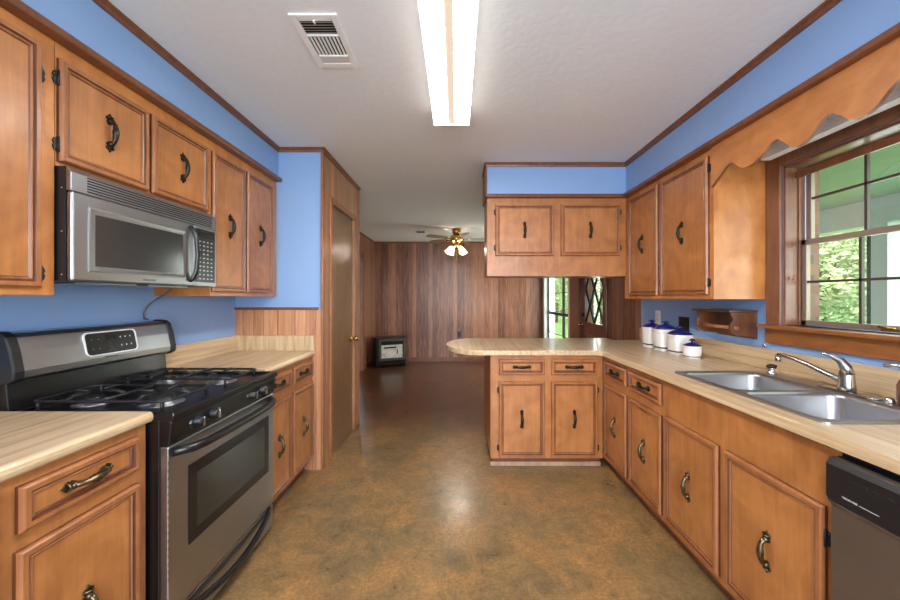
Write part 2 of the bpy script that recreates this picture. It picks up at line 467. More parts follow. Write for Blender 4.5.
# right wall with its window openings and the front door
KW = (1.10, 1.95, 1.17, 2.03)      # kitchen window y0,y1,z0,z1
DW = (5.66, 7.20, 0.30, 2.05)      # dining window
FD = (4.27, 5.16, 0.0, 2.04)       # front door
def wall_r(b, x0, x1, mi_of):
    ys = [YB, KW[0], KW[1], 3.45, FD[0], FD[1], DW[0], DW[1], YF]
    for i in range(len(ys) - 1):
        y0, y1 = ys[i], ys[i + 1]; mi = mi_of(y0); hole = None
        for hh in (KW, FD, DW):
            if abs(y0 - hh[0]) < 1e-6: hole = hh
        if hole:
            if hole[2] > 0: box(b, x0, x1, y0, y1, 0, hole[2], mi)
            box(b, x0, x1, y0, y1, hole[3], H, mi)
        else: box(b, x0, x1, y0, y1, 0, H, mi)
b = NB(); wall_r(b, XR, 1.90, lambda y: 0 if y < 3.44 else 1)
struct('wall_right', b, ['blue', 'panel'])
b = NB(); wall_r(b, 1.901, XO, lambda y: 0)
struct('wall_exterior', b, 'brick')

# pantry closet: blue face toward the kitchen, panelled side with a door
PX, PY0, PY1 = -1.03, 2.77, 3.78
struct('wall_partition', box(NB(), XL, PX - 0.01, PY0, PY0 + 0.10, 0, H), 'blue')
b = NB()
DY0, DY1, DZ = 2.965, 3.60, 2.09
box(b, PX - 0.10, PX, PY0 + 0.10, DY0, 0, H); box(b, PX - 0.10, PX, DY1, PY1, 0, H); box(b, PX - 0.10, PX, DY0, DY1, DZ, H)
box(b, XL, PX - 0.10, PY1 - 0.1, PY1, 0, H)
box(b, PX - 0.01, PX, PY0, PY0 + 0.10, 0, H)
struct('wall_pantry', b, 'panel_k')
struct('trim_wainscot', box(NB(), XL, PX - 0.012, PY0 - 0.008, PY0 - 0.0005, 0.0, 1.225), 'panel_k')
b = NB(); box(b, XL, PX - 0.03, PY0 - 0.018, PY0 - 0.0005, 1.225, 1.245)
struct('trim_wainscot_cap', b, 'crown', 0.002)
b = NB(); box(b, PX - 0.009, PX + 0.006, PY0 - 0.020, PY0 - 0.0085, 0, H - 0.04); box(b, PX + 0.0005, PX + 0.010, PY0 - 0.020, PY0 + 0.035, 0, H - 0.04)
struct('trim_partition_corner', b, 'casing', 0.003)
struct('trim_pantry_corner', box(NB(), PX + 0.0005, PX + 0.010, PY1 - 0.035, PY1 + 0.01, 0, H - 0.04), 'casing', 0.003)

# soffits above the cabinets
SL, SR = -1.37, 1.45
struct('wall_soffit_left', box(NB(), XL, SL, YB, PY0, 2.236, H), 'blue')
b = NB(); box(b, SR, XR, YB, 3.40, 2.201, H); box(b, 0.262, SR, 3.08, 3.40, 2.201, H)
struct('wall_soffit_right', b, 'blue')

# crown moulding
def crown_run(pts, name, h=0.034, t=0.022):
    """pts: plan polyline; moulding is put on the left-hand side of travel"""
    b = NB(); n = len(pts); P = [Vector((p[0], p[1])) for p in pts]
    prof = [(0.0005, H - h), (t * 0.45, H - h), (t * 0.6, H - h * 0.55), (t, H - h * 0.3), (t, H - 0.0005), (0.0005, H - 0.0005)]
    nor = []
    for i in range(n):
        def nl(a, c): d = (c - a).normalized(); return Vector((-d.y, d.x))
        if i == 0: m = nl(P[0], P[1])
        elif i == n - 1: m = nl(P[-2], P[-1])
        else:
            a, c = nl(P[i-1], P[i]), nl(P[i], P[i+1]); m = (a + c); m = m / max(0.3, m.dot(a))
        nor.append(m)
    rs = [[b.verts.new((P[i].x + nor[i].x * u, P[i].y + nor[i].y * u, z)) for u, z in prof] for i in range(n)]
    k = len(prof)
    for i in range(n - 1):
        for j in range(k): b.faces.new((rs[i][j], rs[i][(j+1) % k], rs[i+1][(j+1) % k], rs[i+1][j]))
    b.faces.new(rs[0]); b.faces.new(rs[-1])
    return struct(name, b, 'crown')
# (travel so that the room lies on the left of the path)
crown_run([(SR, YB), (SR, 3.08), (0.262, 3.08), (0.262, 3.40), (XR, 3.40), (XR, YF), (XL, YF), (XL, PY1), (PX, PY1), (PX, PY0), (SL, PY0), (SL, YB)], 'trim_crown')
struct('trim_soffit_end', box(NB(), 0.245, 0.2615, 3.068, 3.40, 2.203, H - 0.034), 'crown', 0.002)
# moulding along the top of the cabinets (left, and right with the peninsula)
def cab_crown(name, segs):
    b = NB()
    for s in segs: box(b, *s)
    return struct(name, b, 'crown', 0.006)
cab_crown('trim_cabinet_top_left', [(-1.40, -1.338, -0.2, PY0 - 0.001, 2.205, 2.2355)])
cab_crown('trim_cabinet_top_right', [(1.412, 1.47, -0.2, 3.048, 2.172, 2.2005), (0.245, 1.470, 3.048, 3.12, 2.172, 2.2005), (0.245, 0.262, 3.12, 3.40, 2.172, 2.2005)])

# baseboards of the dining room
b = NB(); box(b, XL, XR, YF - 0.015, YF, 0, 0.09); struct('baseboard_far', b, 'crown', 0.003)
b = NB(); box(b, XL, XL + 0.015, 3.78, 5.49, 0, 0.09); box(b, XL, XL + 0.015, 6.56, YF - 0.015, 0, 0.09); struct('baseboard_left', b, 'crown', 0.003)
b = NB(); box(b, XR - 0.015, XR, 3.62, 4.18, 0, 0.09); box(b, XR - 0.015, XR, 5.25, YF - 0.015, 0, 0.09); struct('baseboard_right', b, 'crown', 0.003)

# pantry door
dr = struct_root('door_2', (PX, DY0, 0))
b = NB(); box(b, PX - 0.045, PX - 0.008, DY0 + 0.003, DY1 - 0.003, 0.008, DZ - 0.003); obj('door_leaf', b, 'doorwood', dr, 0.002)
b = NB(); cw = 0.055
box(b, PX, PX + 0.016, DY0 - cw, DY0, 0, DZ + cw); box(b, PX, PX + 0.016, DY1, DY1 + cw, 0, DZ + cw); box(b, PX, PX + 0.016, DY0, DY1, DZ, DZ + cw)
obj('door_casing', b, 'casing', dr, 0.004)
b = NB(); lathe(b, [(0.028, 0), (0.028, 0.006), (0.011, 0.010), (0.011, 0.035), (0.022, 0.042), (0.027, 0.056), (0.022, 0.070), (0.008, 0.075)], PX - 0.008, DY1 - 0.075, 0.92, 20, 'x')
obj('door_knob', b, 'brass', dr)
for z in (1.85, 0.35):
    b = NB(); box(b, PX - 0.010, PX + 0.002, DY0 + 0.002, DY0 + 0.016, z, z + 0.085); tube(b, [(PX + 0.004, DY0 + 0.004, z), (PX + 0.004, DY0 + 0.004, z + 0.085)], 0.005)
    obj('door_hinge', b, 'brass', dr)

# ------------------------------------------------------------ cabinet kit
PROF = [(0, 0), (0, 0.009), (0.003, 0.015), (0.007, 0.019), (0.020, 0.0185), (0.0225, 0.012), (0.0255, 0.012), (0.029, 0.0155), (0.033, 0.013), (0.036, 0.009)]
PROF_D = [(0, 0), (0, 0.009), (0.003, 0.015), (0.008, 0.019), (0.020, 0.019), (0.023, 0.012), (0.026, 0.012), (0.030, 0.015), (0.034, 0.009)]

def pull_mesh(mat):
    b = NB(); n = 17; L = 0.050
    pts, rad = [], []
    for i in range(n):
        t = -1 + 2 * i / (n - 1)
        pts.append((0.0, 0.006 + 0.017 * math.sqrt(max(0, 1 - abs(t) ** 2.6)), t * L * 0.74))
        rad.append(0.0060 + 0.0030 * math.exp(-(t * 2.6) ** 2) + 0.0010 * (i % 2))
    tube(b, pts, rad, 8)
    o = [(0.0, 0.52), (0.0050, 0.55), (0.0095, 0.64), (0.0115, 0.74), (0.0065, 0.82), (0.0130, 0.92), (0.0100, 1.06), (0.0040, 1.12), (0.0, 1.26)]
    for sg in (-1, 1):                       # pierced leaf plates at both ends
        ring = [(x, z * L * sg) for x, z in o] + [(-x, z * L * sg) for x, z in reversed(o[1:-1])]
        prism(b, ring, 0.0, 0.0045, 'y')
    for sg in (-1, 1):
        lathe(b, [(0.0085, 0.003), (0.0085, 0.010), (0.005, 0.015)], 0, 0, sg * L * 0.74, 10, 'y')
        tube(b, [(-0.010, 0.005, sg * L * 1.02), (0, 0.012, sg * L * 0.94), (0.010, 0.005, sg * L * 1.02)], 0.0030, 6)
    for k in (-1.5, -0.5, 0.5, 1.5):          # leaf lobes along the bail
        tube(b, [(-0.0085, 0.019, k * 0.010 - 0.002), (0, 0.027 - abs(k) * 0.0012, k * 0.010 + 0.002), (0.0085, 0.019, k * 0.010 - 0.002)], 0.0027, 6)
    fix(b); me = bpy.data.meshes.new('handle'); b.to_mesh(me); b.free(); me.materials.append(M[mat]); return me
PULL = {'dark': pull_mesh('pull'), 'pewter': pull_mesh('pull_b')}
def hinge_mesh():
    b = NB()
    prism(b, [(-0.001, -0.026), (0.012, -0.020), (0.016, -0.008), (0.012, 0), (0.016, 0.008), (0.012, 0.020), (-0.001, 0.026)], 0.0, 0.004, 'y')
    tube(b, [(0.0, 0.006, -0.027), (0.0, 0.006, 0.027)], 0.0045, 8)
    for z in (-0.017, 0.017): lathe(b, [(0.003, 0.003), (0.002, 0.006)], 0.009, 0, z, 6, 'y')
    fix(b); me = bpy.data.meshes.new('hinge'); b.to_mesh(me); b.free(); me.materials.append(M['blackmat']); return me
HINGE = hinge_mesh()

class Face:
    """a cabinet front: u runs along the face, N points into the aisle"""
    def __init__(s, origin, U, N):
        s.O = Vector(origin); s.U = Vector(U); s.N = Vector(N); s.Z = Vector((0, 0, 1))
        s.th = math.atan2(-s.N.x, s.N.y)
    def P(s, u, z, n=0.0): return s.O + s.U * u + s.N * n + s.Z * z
def add_door(root, fc, u0, u1, z0, z1, pull='dark', hinge=None, name='door', horiz=False, prof=PROF, hz=None, label=None, uc=None, zc=None):
    b = NB(); rings(b, fc.P(u0, z0, 0.0005), fc.U, fc.Z, fc.N, u1 - u0, z1 - z0, prof, 1, 0, (0, 4, 5, len(prof) - 2))
    d = obj(name, b, ['wood', 'wood_f', 'glaze'], root)
    rot = (0, R(90) if horiz else 0, fc.th)
    if pull:
        uu = (u0 + u1) / 2 if uc is None else uc; zz = (z0 + z1) / 2 if zc is None else zc
        link('handle', PULL[pull], d, fc.P(uu, zz, prof[-1][1]), rot, 1.22)
    if hinge:
        u, flip = (u0, 1) if hinge == 'lo' else (u1, -1)
        right = fc.Z.cross(fc.N)            # local x after the turn, up to sign
        # local +x of the hinge must point off the door, onto the face frame
        lx = Vector((math.cos(fc.th), math.sin(fc.th), 0)); away = -fc.U * flip
        ry = 0 if lx.dot(away) > 0 else math.pi
        for z in (hz or (z0 + 0.07, z1 - 0.07)):
            link('hinge', HINGE, d, fc.P(u, z, 0.002), (0, ry, fc.th))
    return d
FL = Face((-1.105, 0, 0), (0, 1, 0), (1, 0, 0))       # left base run, u = y
FR = Face((1.135, 0, 0), (0, 1, 0), (-1, 0, 0))       # right base run, u = y
FP = Face((0, 2.78, 0), (1, 0, 0), (0, -1, 0))        # peninsula base, u = x
UL = Face((-1.385, 0, 0), (0, 1, 0), (1, 0, 0))
UR = Face((1.462, 0, 0), (0, 1, 0), (-1, 0, 0))
UP = Face((0, 3.09, 0), (1, 0, 0), (0, -1, 0))

def base_body(root, x0, x1, y0, y1, side, zt=0.875, zb=0.09, toe=0.06):
    b = NB()
    if side == 'S':       # sink base: open well under the bowls
        box(b, x0, x0 + 0.02, y0, y1, zb, zt); box(b, x0 + 0.02, x1, y0, y0 + 0.018, zb, zt); box(b, x0 + 0.02, x1, y1 - 0.018, y1, zb, zt)
        box(b, x0 + 0.02, x1, y0 + 0.018, y1 - 0.018, zb, zb + 0.018)
        side = 'R'
    else: box(b, x0, x1, y0, y1, zb, zt)
    obj('carcass', b, 'wood', root, 0.0015)
    b = NB()
    if side == 'L': box(b, x0, x1 - toe, y0, y1, 0, zb)
    elif side == 'R': box(b, x0 + toe, x1, y0, y1, 0, zb)
    else: box(b, x0 + 0.02, x1, y0 + toe, y1, 0, zb)
    obj('toe_kick', b, 'crown', root)
    if side == 'P': obj('shoe_moulding', box(NB(), x0 + 0.004, x1, y0 + toe - 0.014, y0 + toe - 0.0005, 0, 0.032), 'toe_pale', root, 0.003)

# --- left base cabinets
r = thing('base_cabinet', (-1.4, 0.66, 0), 'base cabinet cut off by the left edge of the photo, nearest the camera', 'cabinet', )
base_body(r, XL + 0.002, -1.105, 0.46, 0.868, 'L')
add_door(r, FL, 0.48, 0.858, 0.727, 0.845, 'pewter', None, 'drawer', True, PROF_D)
add_door(r, FL, 0.48, 0.858, 0.10, 0.683, 'pewter', 'lo')
r = thing('base_cabinet', (-1.4, 1.07, 0), 'honey wood base cabinet with one drawer and door left of the black range', 'cabinet')
base_body(r, XL + 0.002, -1.105, 0.870, 1.280, 'L')
add_door(r, FL, 0.900, 1.240, 0.727, 0.845, 'pewter', None, 'drawer', True, PROF_D)
add_door(r, FL, 0.895, 1.240, 0.10, 0.683, 'pewter', None)
r = thing('base_cabinet', (-1.4, 2.4, 0), 'two-door base cabinet between the range and the panelled pantry corner', 'cabinet')
base_body(r, XL + 0.002, -1.105, 2.040, PY0 - 0.009, 'L')
for u0, u1 in ((2.060, 2.389), (2.418, 2.742)):
    add_door(r, FL, u0, u1, 0.727, 0.845, 'dark', None, 'drawer', True, PROF_D)
    add_door(r, FL, u0, u1, 0.115, 0.683, 'pewter', None)

# --- left countertops
def bull(b, xf, y0, y1, xb, s):
    z0, z1 = 0.876, 0.914; r_ = 0.014; pts = []
    xi = xf - s * r_
    for k in range(7):
        a = R(90 - 180 * k / 6) ; pts.append((xi + s * r_ * math.cos(a), (z0 + z1) / 2 + (z1 - z0) / 2 * math.sin(a)))
    pts += [(xb, z0), (xb, z1)]
    prism(b, pts, y0, y1, 'y')
def counter_left(name, label, y0, y1, far=False):
    r = thing(name, (-1.4, (y0 + y1) / 2, 0.876), label, 'worktop')
    b = NB(); bull(b, -1.08, y0, y1, XL, 1); obj('worktop', b, 'lam', r)
    b = NB(); box(b, XL, XL + 0.02, y0, y1, 0.914, 1.03); obj('backsplash', b, 'lam', r, 0.003)
    if far:
        b = NB(); box(b, XL + 0.02, -1.09, y1 - 0.02, y1, 0.914, 1.03); obj('backsplash', b, 'lam_v', r, 0.003)
counter_left('countertop', 'butcher block look laminate countertop in the near left corner, left of the range', 0.30, 1.283)
counter_left('countertop', 'laminate countertop between the range and the pantry wall, with backsplash on two sides', 2.040, PY0 - 0.0085, True)

# --- left wall cabinets
def upper_body(root, x0, x1, y0, y1, z0, z1):
    b = NB(); box(b, x0, x1, y0, y1, z0, z1); obj('carcass', b, 'wood_v', root, 0.0015)
r = thing('wall_cabinet', (-1.55, 0.7, 1.328), 'tall wall cabinet in the near left corner beside the microwave', 'cabinet')
upper_body(r, XL + 0.002, -1.385, 0.30, 1.240, 1.328, 2.205)
add_door(r, UL, 0.79, 1.192, 1.352, 2.164, 'dark', 'hi', hz=(1.40, 2.06), label=None, uc=0.84)
add_door(r, UL, 0.35, 0.765, 1.352, 2.164, 'dark', None)
r = thing('wall_cabinet', (-1.55, 1.63, 1.776), 'short two-door wall cabinet mounted directly above the microwave', 'cabinet')
upper_body(r, XL + 0.002, -1.385, 1.242, 2.020, 1.777, 2.205)
add_door(r, UL, 1.246, 1.606, 1.792, 2.150, 'dark', 'lo', hz=(1.85, 2.08))
add_door(r, UL, 1.624, 1.992, 1.792, 2.150, 'dark', 'hi', hz=(1.85, 2.09))
r = thing('wall_cabinet', (-1.55, 2.4, 1.33), 'tall two-door wall cabinet between the microwave and the blue partition wall', 'cabinet')
upper_body(r, XL + 0.002, -1.385, 2.022, PY0 - 0.002, 1.328, 2.205)
add_door(r, UL, 2.030, 2.342, 1.352, 2.150, 'dark', None)
add_door(r, UL, 2.364, 2.690, 1.352, 2.150, 'dark', None)

# --- right base cabinets
r = thing('base_cabinet', (0.7, 3.0, 0), 'peninsula base cabinet facing the camera with two drawers over two doors', 'cabinet')
base_body(r, 0.262, 1.130, 2.78, 3.39, 'P', zb=0.078, toe=0.055)
for u0, u1 in ((0.326, 0.680), (0.728, 1.086)):
    add_door(r, FP, u0, u1, 0.724, 0.846, 'dark', None, 'drawer', True, PROF_D)
add_door(r, FP, 0.326, 0.680, 0.092, 0.676, 'dark', 'lo')
add_door(r, FP, 0.728, 1.086, 0.092, 0.676, 'dark', 'hi')
r = thing('base_cabinet', (1.4, 2.37, 0), 'corner base cabinet with two narrow drawers and doors, between peninsula and sink', 'cabinet')
base_body(r, 1.135, XR - 0.002, 1.958, 3.39, 'R')
add_door(r, FR, 2.385, 2.738, 0.727, 0.842, 'dark', None, 'drawer', True, PROF_D)
add_door(r, FR, 1.980, 2.345, 0.727, 0.842, 'dark', None, 'drawer', True, PROF_D)
add_door(r, FR, 2.385, 2.738, 0.12, 0.670, 'pewter', None)
add_door(r, FR, 1.980, 2.345, 0.12, 0.670, 'pewter', None)
r = thing('base_cabinet', (1.4, 1.51, 0), 'sink base cabinet with plain apron and two wide doors beside the dishwasher', 'cabinet')
base_body(r, 1.135, XR - 0.002, 1.066, 1.956, 'S')
add_door(r, FR, 1.548, 1.945, 0.12, 0.682, 'pewter', 'hi')
add_door(r, FR, 1.100, 1.505, 0.12, 0.682, 'pewter', 'lo', hz=(0.20, 0.585))
# --- right wall cabinets
r = thing('wall_cabinet', (1.6, 2.57, 1.31), 'tall two-door wall cabinet on the right above the white canisters', 'cabinet')
upper_body(r, 1.462, XR - 0.002, 2.045, 3.128, 1.31, 2.172)
add_door(r, UR, 2.600, 3.030, 1.336, 2.138, 'dark', None)
add_door(r, UR, 2.080, 2.560, 1.336, 2.138, 'dark', 'lo')
r = thing('wall_cabinet', (0.86, 3.25, 1.503), 'short two-door wall cabinet hanging over the peninsula, facing the camera', 'cabinet')
b = NB(); box(b, 0.262, 1.458, 3.09, 3.40, 1.503, 2.172); box(b, 1.458, XR - 0.002, 3.130, 3.40, 1.503, 2.172); obj('carcass', b, 'wood', r, 0.0015)
add_door(r, UP, 0.333, 0.835, 1.675, 2.120, 'dark', 'lo')
add_door(r, UP, 0.892, 1.400, 1.675, 2.120, 'dark', 'hi')

# --- scalloped valance over the sink window
key = [(2.045, 1.945), (2.015, 1.966), (1.975, 1.992), (1.925, 2.026), (1.89, 2.030), (1.855, 2.000), (1.82, 1.976), (1.78, 1.972), (1.74, 1.980), (1.69, 2.005), (1.655, 2.030), (1.62, 2.032), (1.585, 2.000), (1.55, 1.968),
       (1.51, 1.962), (1.47, 1.980), (1.43, 2.016), (1.395, 2.032), (1.36, 2.010), (1.325, 1.975), (1.28, 1.963), (1.24, 1.980), (1.20, 2.018), (1.165, 2.032), (1.13, 2.005), (1.09, 1.970), (1.05, 1.963), (1.0, 1.99), (0.95, 2.03), (0.90, 1.975), (0.85, 1.965)]
def cr(P, n=5):
    out = []
    for i in range(len(P) - 1):
        p0, p1, p2, p3 = P[max(i-1, 0)], P[i], P[i+1], P[min(i+2, len(P)-1)]
        for k in range(n):
            t = k / n
            out.append(tuple(0.5 * (2*p1[j] + (p2[j]-p0[j])*t + (2*p0[j]-5*p1[j]+4*p2[j]-p3[j])*t*t + (3*p1[j]-p0[j]-3*p2[j]+p3[j])*t**3) for j in (0, 1)))
    out.append(P[-1]); return out
b = NB(); low = cr(key); top = [(y, 2.1715) for y, z in low]
for i in range(len(low) - 1):
    pass
f0 = []; f1 = []
for (y, z) in low: f0.append((b.verts.new((1.445, y, z)), b.verts.new((1.445, y, 2.1715)))); f1.append((b.verts.new((1.4615, y, z)), b.verts.new((1.4615, y, 2.1715))))
for i in range(len(low) - 1):
    b.faces.new((f0[i][0], f0[i+1][0], f0[i+1][1], f0[i][1])); b.faces.new((f1[i][0], f1[i][1], f1[i+1][1], f1[i+1][0]))
    b.faces.new((f0[i][0], f1[i][0], f1[i+1][0], f0[i+1][0])).material_index = 1; b.faces.new((f0[i][1], f0[i+1][1], f1[i+1][1], f1[i][1]))
for e in (0, -1): b.faces.new((f0[e][0], f0[e][1], f1[e][1], f1[e][0]))
tag(obj('valance', b, ['wood_h', 'crown']), 'scalloped wooden valance board running above the sink window', 'valance')

# --- continuous right countertop with the peninsula
SK = (1.19, 1.675, 1.165, 1.945)         # sink cut-out
outer = [(XR - 0.002, 0.30), (XR - 0.002, 3.445), (1.50, 3.445), (1.50, 3.61)]
for k in range(0, 25):
    a = R(90 + 180 * k / 24); outer.append((0.20 + 0.29 * math.cos(a), 3.1825 + 0.4275 * math.sin(a)))
outer += [(1.07, 2.755), (1.105, 2.72), (1.105, 0.30)]
hole = [(SK[0], SK[2]), (SK[1], SK[2]), (SK[1], SK[3]), (SK[0], SK[3])]
b = NB(); es = []
for loop in (outer, hole):
    vs = [b.verts.new((x, y, 0.876)) for x, y in loop]
    es += [b.edges.new((vs[i], vs[(i+1) % len(vs)])) for i in range(len(vs))]
bmesh.ops.triangle_fill(b, use_beauty=True, use_dissolve=False, edges=es)
g = bmesh.ops.extrude_face_region(b, geom=b.faces[:])
bmesh.ops.translate(b, verts=[v for v in g['geom'] if isinstance(v, bmesh.types.BMVert)], vec=(0, 0, 0.038))
rc = thing('countertop', (1.4, 2.5, 0.876), 'long laminate countertop holding the sink and wrapping into the rounded peninsula bar', 'worktop')
obj('worktop', b, 'lam', rc, 0.012, seg=4)
b = NB(); box(b, XR - 0.02, XR - 0.002, 0.30, 3.445, 0.9145, 1.03); obj('backsplash', b, 'lam', rc, 0.003)

# ------------------------------------------------------------ sink
rs = thing('sink', ((SK[0]+SK[1])/2, (SK[2]+SK[3])/2, 0.914), 'stainless steel double bowl sink set in the countertop under the window', 'sink')
zt = 0.9205
x0, x1, y0, y1 = SK[0] - 0.015, SK[1] + 0.02, SK[2] - 0.015, SK[3] + 0.015
bx1 = SK[1] - 0.075
bowls = [(SK[0] + 0.012, bx1, SK[2] + 0.012, 1.528), (SK[0] + 0.012, bx1, 1.560, SK[3] - 0.012)]
def rrect(x0, x1, y0, y1, r_, n=5):
    p = []
    for cx, cy, a0 in ((x1 - r_, y1 - r_, 0), (x0 + r_, y1 - r_, 90), (x0 + r_, y0 + r_, 180), (x1 - r_, y0 + r_, 270)):
        for k in range(n + 1):
            a = R(a0 + 90 * k / n); p.append((cx + r_ * math.cos(a), cy + r_ * math.sin(a)))
    return p
b = NB(); es = []; loops = [rrect(x0, x1, y0, y1, 0.03)] + [rrect(*w, 0.05) for w in bowls]
for loop in loops:
    vs = [b.verts.new((x, y, zt)) for x, y in loop]
    es += [b.edges.new((vs[i], vs[(i+1) % len(vs)])) for i in range(len(vs))]
bmesh.ops.triangle_fill(b, use_beauty=True, use_dissolve=False, edges=es)
g = bmesh.ops.extrude_face_region(b, geom=b.faces[:])
bmesh.ops.translate(b, verts=[v for v in g['geom'] if isinstance(v, bmesh.types.BMVert)], vec=(0, 0, -0.006))
obj('rim', b, 'steel_sink', rs)
for w in bowls:
    b = NB(); prev = None
    for ins, z in ((0, zt - 0.001), (0.004, zt - 0.02), (0.010, zt - 0.15), (0.022, zt - 0.168), (0.05, zt - 0.175), (0.12, zt - 0.178)):
        ring = [b.verts.new((x, y, z)) for x, y in rrect(w[0] + ins, w[1] - ins, w[2] + ins, w[3] - ins, max(0.05 - ins * 0.4, 0.02))]
        if prev:
            for i in range(len(ring)):
                f = b.faces.new((prev[i], prev[(i+1) % len(ring)], ring[(i+1) % len(ring)], ring[i])); f.smooth = True
        prev = ring
    b.faces.new(prev)
    bo = obj('bowl', b, 'steel_sink', rs)
    for p in bo.data.polygons: p.use_smooth = True
    md = bo.modifiers.new('thickness', 'SOLIDIFY'); md.thickness = 0.0015
    b = NB(); lathe(b, [(0.045, 0), (0.045, 0.004), (0.03, 0.003), (0.012, 0.008)], (w[0]+w[1])/2, (w[2]+w[3])/2, zt - 0.177, 20)
    obj('drain', b, 'chrome', rs)

# faucet on the sink deck
fx, fy = 1.642, 1.515; zd = zt + 0.0005
rf = thing('faucet', (fx, fy, zd), 'chrome single lever faucet with a low swung spout behind the sink', 'faucet')
b = NB(); prism(b, rrect(fx - 0.026, fx + 0.026, fy - 0.125, fy + 0.115, 0.025), zd, zd + 0.007, 'z'); obj('deck_plate', b, 'nickel', rf, 0.003)
b = NB(); lathe(b, [(0.029, 0), (0.028, 0.02), (0.026, 0.05), (0.024, 0.075), (0.018, 0.090), (0.006, 0.096)], fx, fy, zd + 0.007, 24); obj('body', b, 'nickel', rf)
b = NB()
tube(b, [(fx, fy - 0.006, zd + 0.075), (fx - 0.004, fy, zd + 0.105), (fx - 0.014, fy + 0.012, zd + 0.132), (fx - 0.034, fy + 0.03, zd + 0.150), (fx - 0.060, fy + 0.045, zd + 0.158)], [0.022, 0.020, 0.015, 0.008, 0.004], 12)
obj('lever', b, 'nickel', rf)
b = NB()
sp = [(fx, fy + 0.015, zd + 0.045), (fx - 0.008, fy + 0.07, zd + 0.062), (fx - 0.02, fy + 0.14, zd + 0.088), (fx - 0.033, fy + 0.20, zd + 0.108), (fx - 0.043, fy + 0.245, zd + 0.116), (fx - 0.050, fy + 0.268, zd + 0.112)]
tube(b, sp, [0.013, 0.011, 0.010, 0.0095, 0.010, 0.011], 12)
lathe(b, [(0.011, 0), (0.012, 0.012), (0.010, 0.030)], fx - 0.050, fy + 0.268, zd + 0.083, 16)
obj('spout', b, 'nickel', rf)
b = NB(); lathe(b, [(0.016, 0), (0.017, 0.008), (0.013, 0.018), (0.006, 0.022)], fx + 0.0, fy - 0.150, zd, 16)
tag(obj('sprayer_cap', b, 'chrome'), 'small round chrome cap on the sink deck near the faucet plate end', 'cap')
# black knobbed stopper at the far corner of the sink
rt = thing('sink_fitting', (1.65, 1.885, zd), 'low chrome fitting with a black cap at the far back corner of the sink', 'fitting')
b = NB(); lathe(b, [(0.022, 0), (0.023, 0.006), (0.015, 0.012), (0.014, 0.026), (0.019, 0.030)], 1.65, 1.885, zd, 18); obj('base', b, 'chrome', rt)
b = NB(); lathe(b, [(0.017, 0.030), (0.021, 0.034), (0.020, 0.044), (0.008, 0.050)], 1.65, 1.885, zd, 18); tube(b, [(1.625, 1.885, zd + 0.040), (1.675, 1.885, zd + 0.040)], 0.006, 8); obj('cap', b, 'blackmat', rt)
# amber soap bottle with a chrome pump, cut by the right edge of the frame
sx_, sy_ = 1.655, 1.32
rp = thing('soap_bottle', (sx_, sy_, 0.9205), 'brown bottle with a chrome pump spout at the right edge behind the sink', 'bottle')
b = NB(); lathe(b, [(0.024, 0.0005), (0.028, 0.005), (0.028, 0.075), (0.020, 0.095), (0.010, 0.10), (0.010, 0.112)], sx_, sy_, 0.9205, 22); obj('bottle_body', b, 'soap', rp)
b = NB(); lathe(b, [(0.013, 0.108), (0.013, 0.122), (0.005, 0.124), (0.005, 0.138), (0.009, 0.140), (0.009, 0.150)], sx_, sy_, 0.9205, 16)
tube(b, [(sx_, sy_, 1.066), (sx_ - 0.015, sy_ + 0.03, 1.066), (sx_ - 0.022, sy_ + 0.055, 1.060)], [0.009, 0.008, 0.006], 10); obj('pump', b, 'chrome', rp)

# ------------------------------------------------------------ dishwasher
dw = thing('dishwasher', (1.4, 0.76, 0), 'dull steel dishwasher with a black control strip at the right edge', 'dishwasher')
b = NB(); box(b, 1.13, XR - 0.02, 0.462, 1.064, 0.09, 0.852); box(b, 1.19, XR - 0.02, 0.462, 1.064, 0, 0.09); obj('tub', b, 'blackmat', dw)
b = NB(); box(b, 1.100, 1.129, 0.466, 1.060, 0.11, 0.724); obj('door', b, 'steel_dark', dw, 0.004)
b = NB(); prism(b, [(1.129, 0.728), (1.094, 0.728), (1.088, 0.740), (1.088, 0.835), (1.098, 0.852), (1.129, 0.852)], 0.464, 1.062, 'y'); pn = obj('control_panel', b, 'blackmat', dw, 0.003)
b = NB(); box(b, 1.092, 1.099, 0.466, 1.060, 0.7235, 0.7285); box(b, 1.101, 1.109, 0.470, 1.050, 0.852, 0.857); obj('trim_strip', b, 'steel', dw)
b = NB()
for k in range(9): box(b, 1.0865, 1.0878, 0.972 - 0.02 * k, 0.985 - 0.02 * k, 0.808, 0.814)
obj('vent_slot', b, 'dark', dw)
text('badge_lettering', 'FRIGIDAIRE', 0.0078, (1.0872, 0.996, 0.757), RX_R, 'mark', dw)
b = NB(); box(b, 1.0866, 1.0878, 0.926, 0.972, 0.7555, 0.7570); obj('badge_line', b, 'mark', dw)
b = NB(); box(b, 1.14, 1.16, 0.464, 1.062, 0.852, 0.8755); obj('mounting_strip', b, 'blackmat', dw)

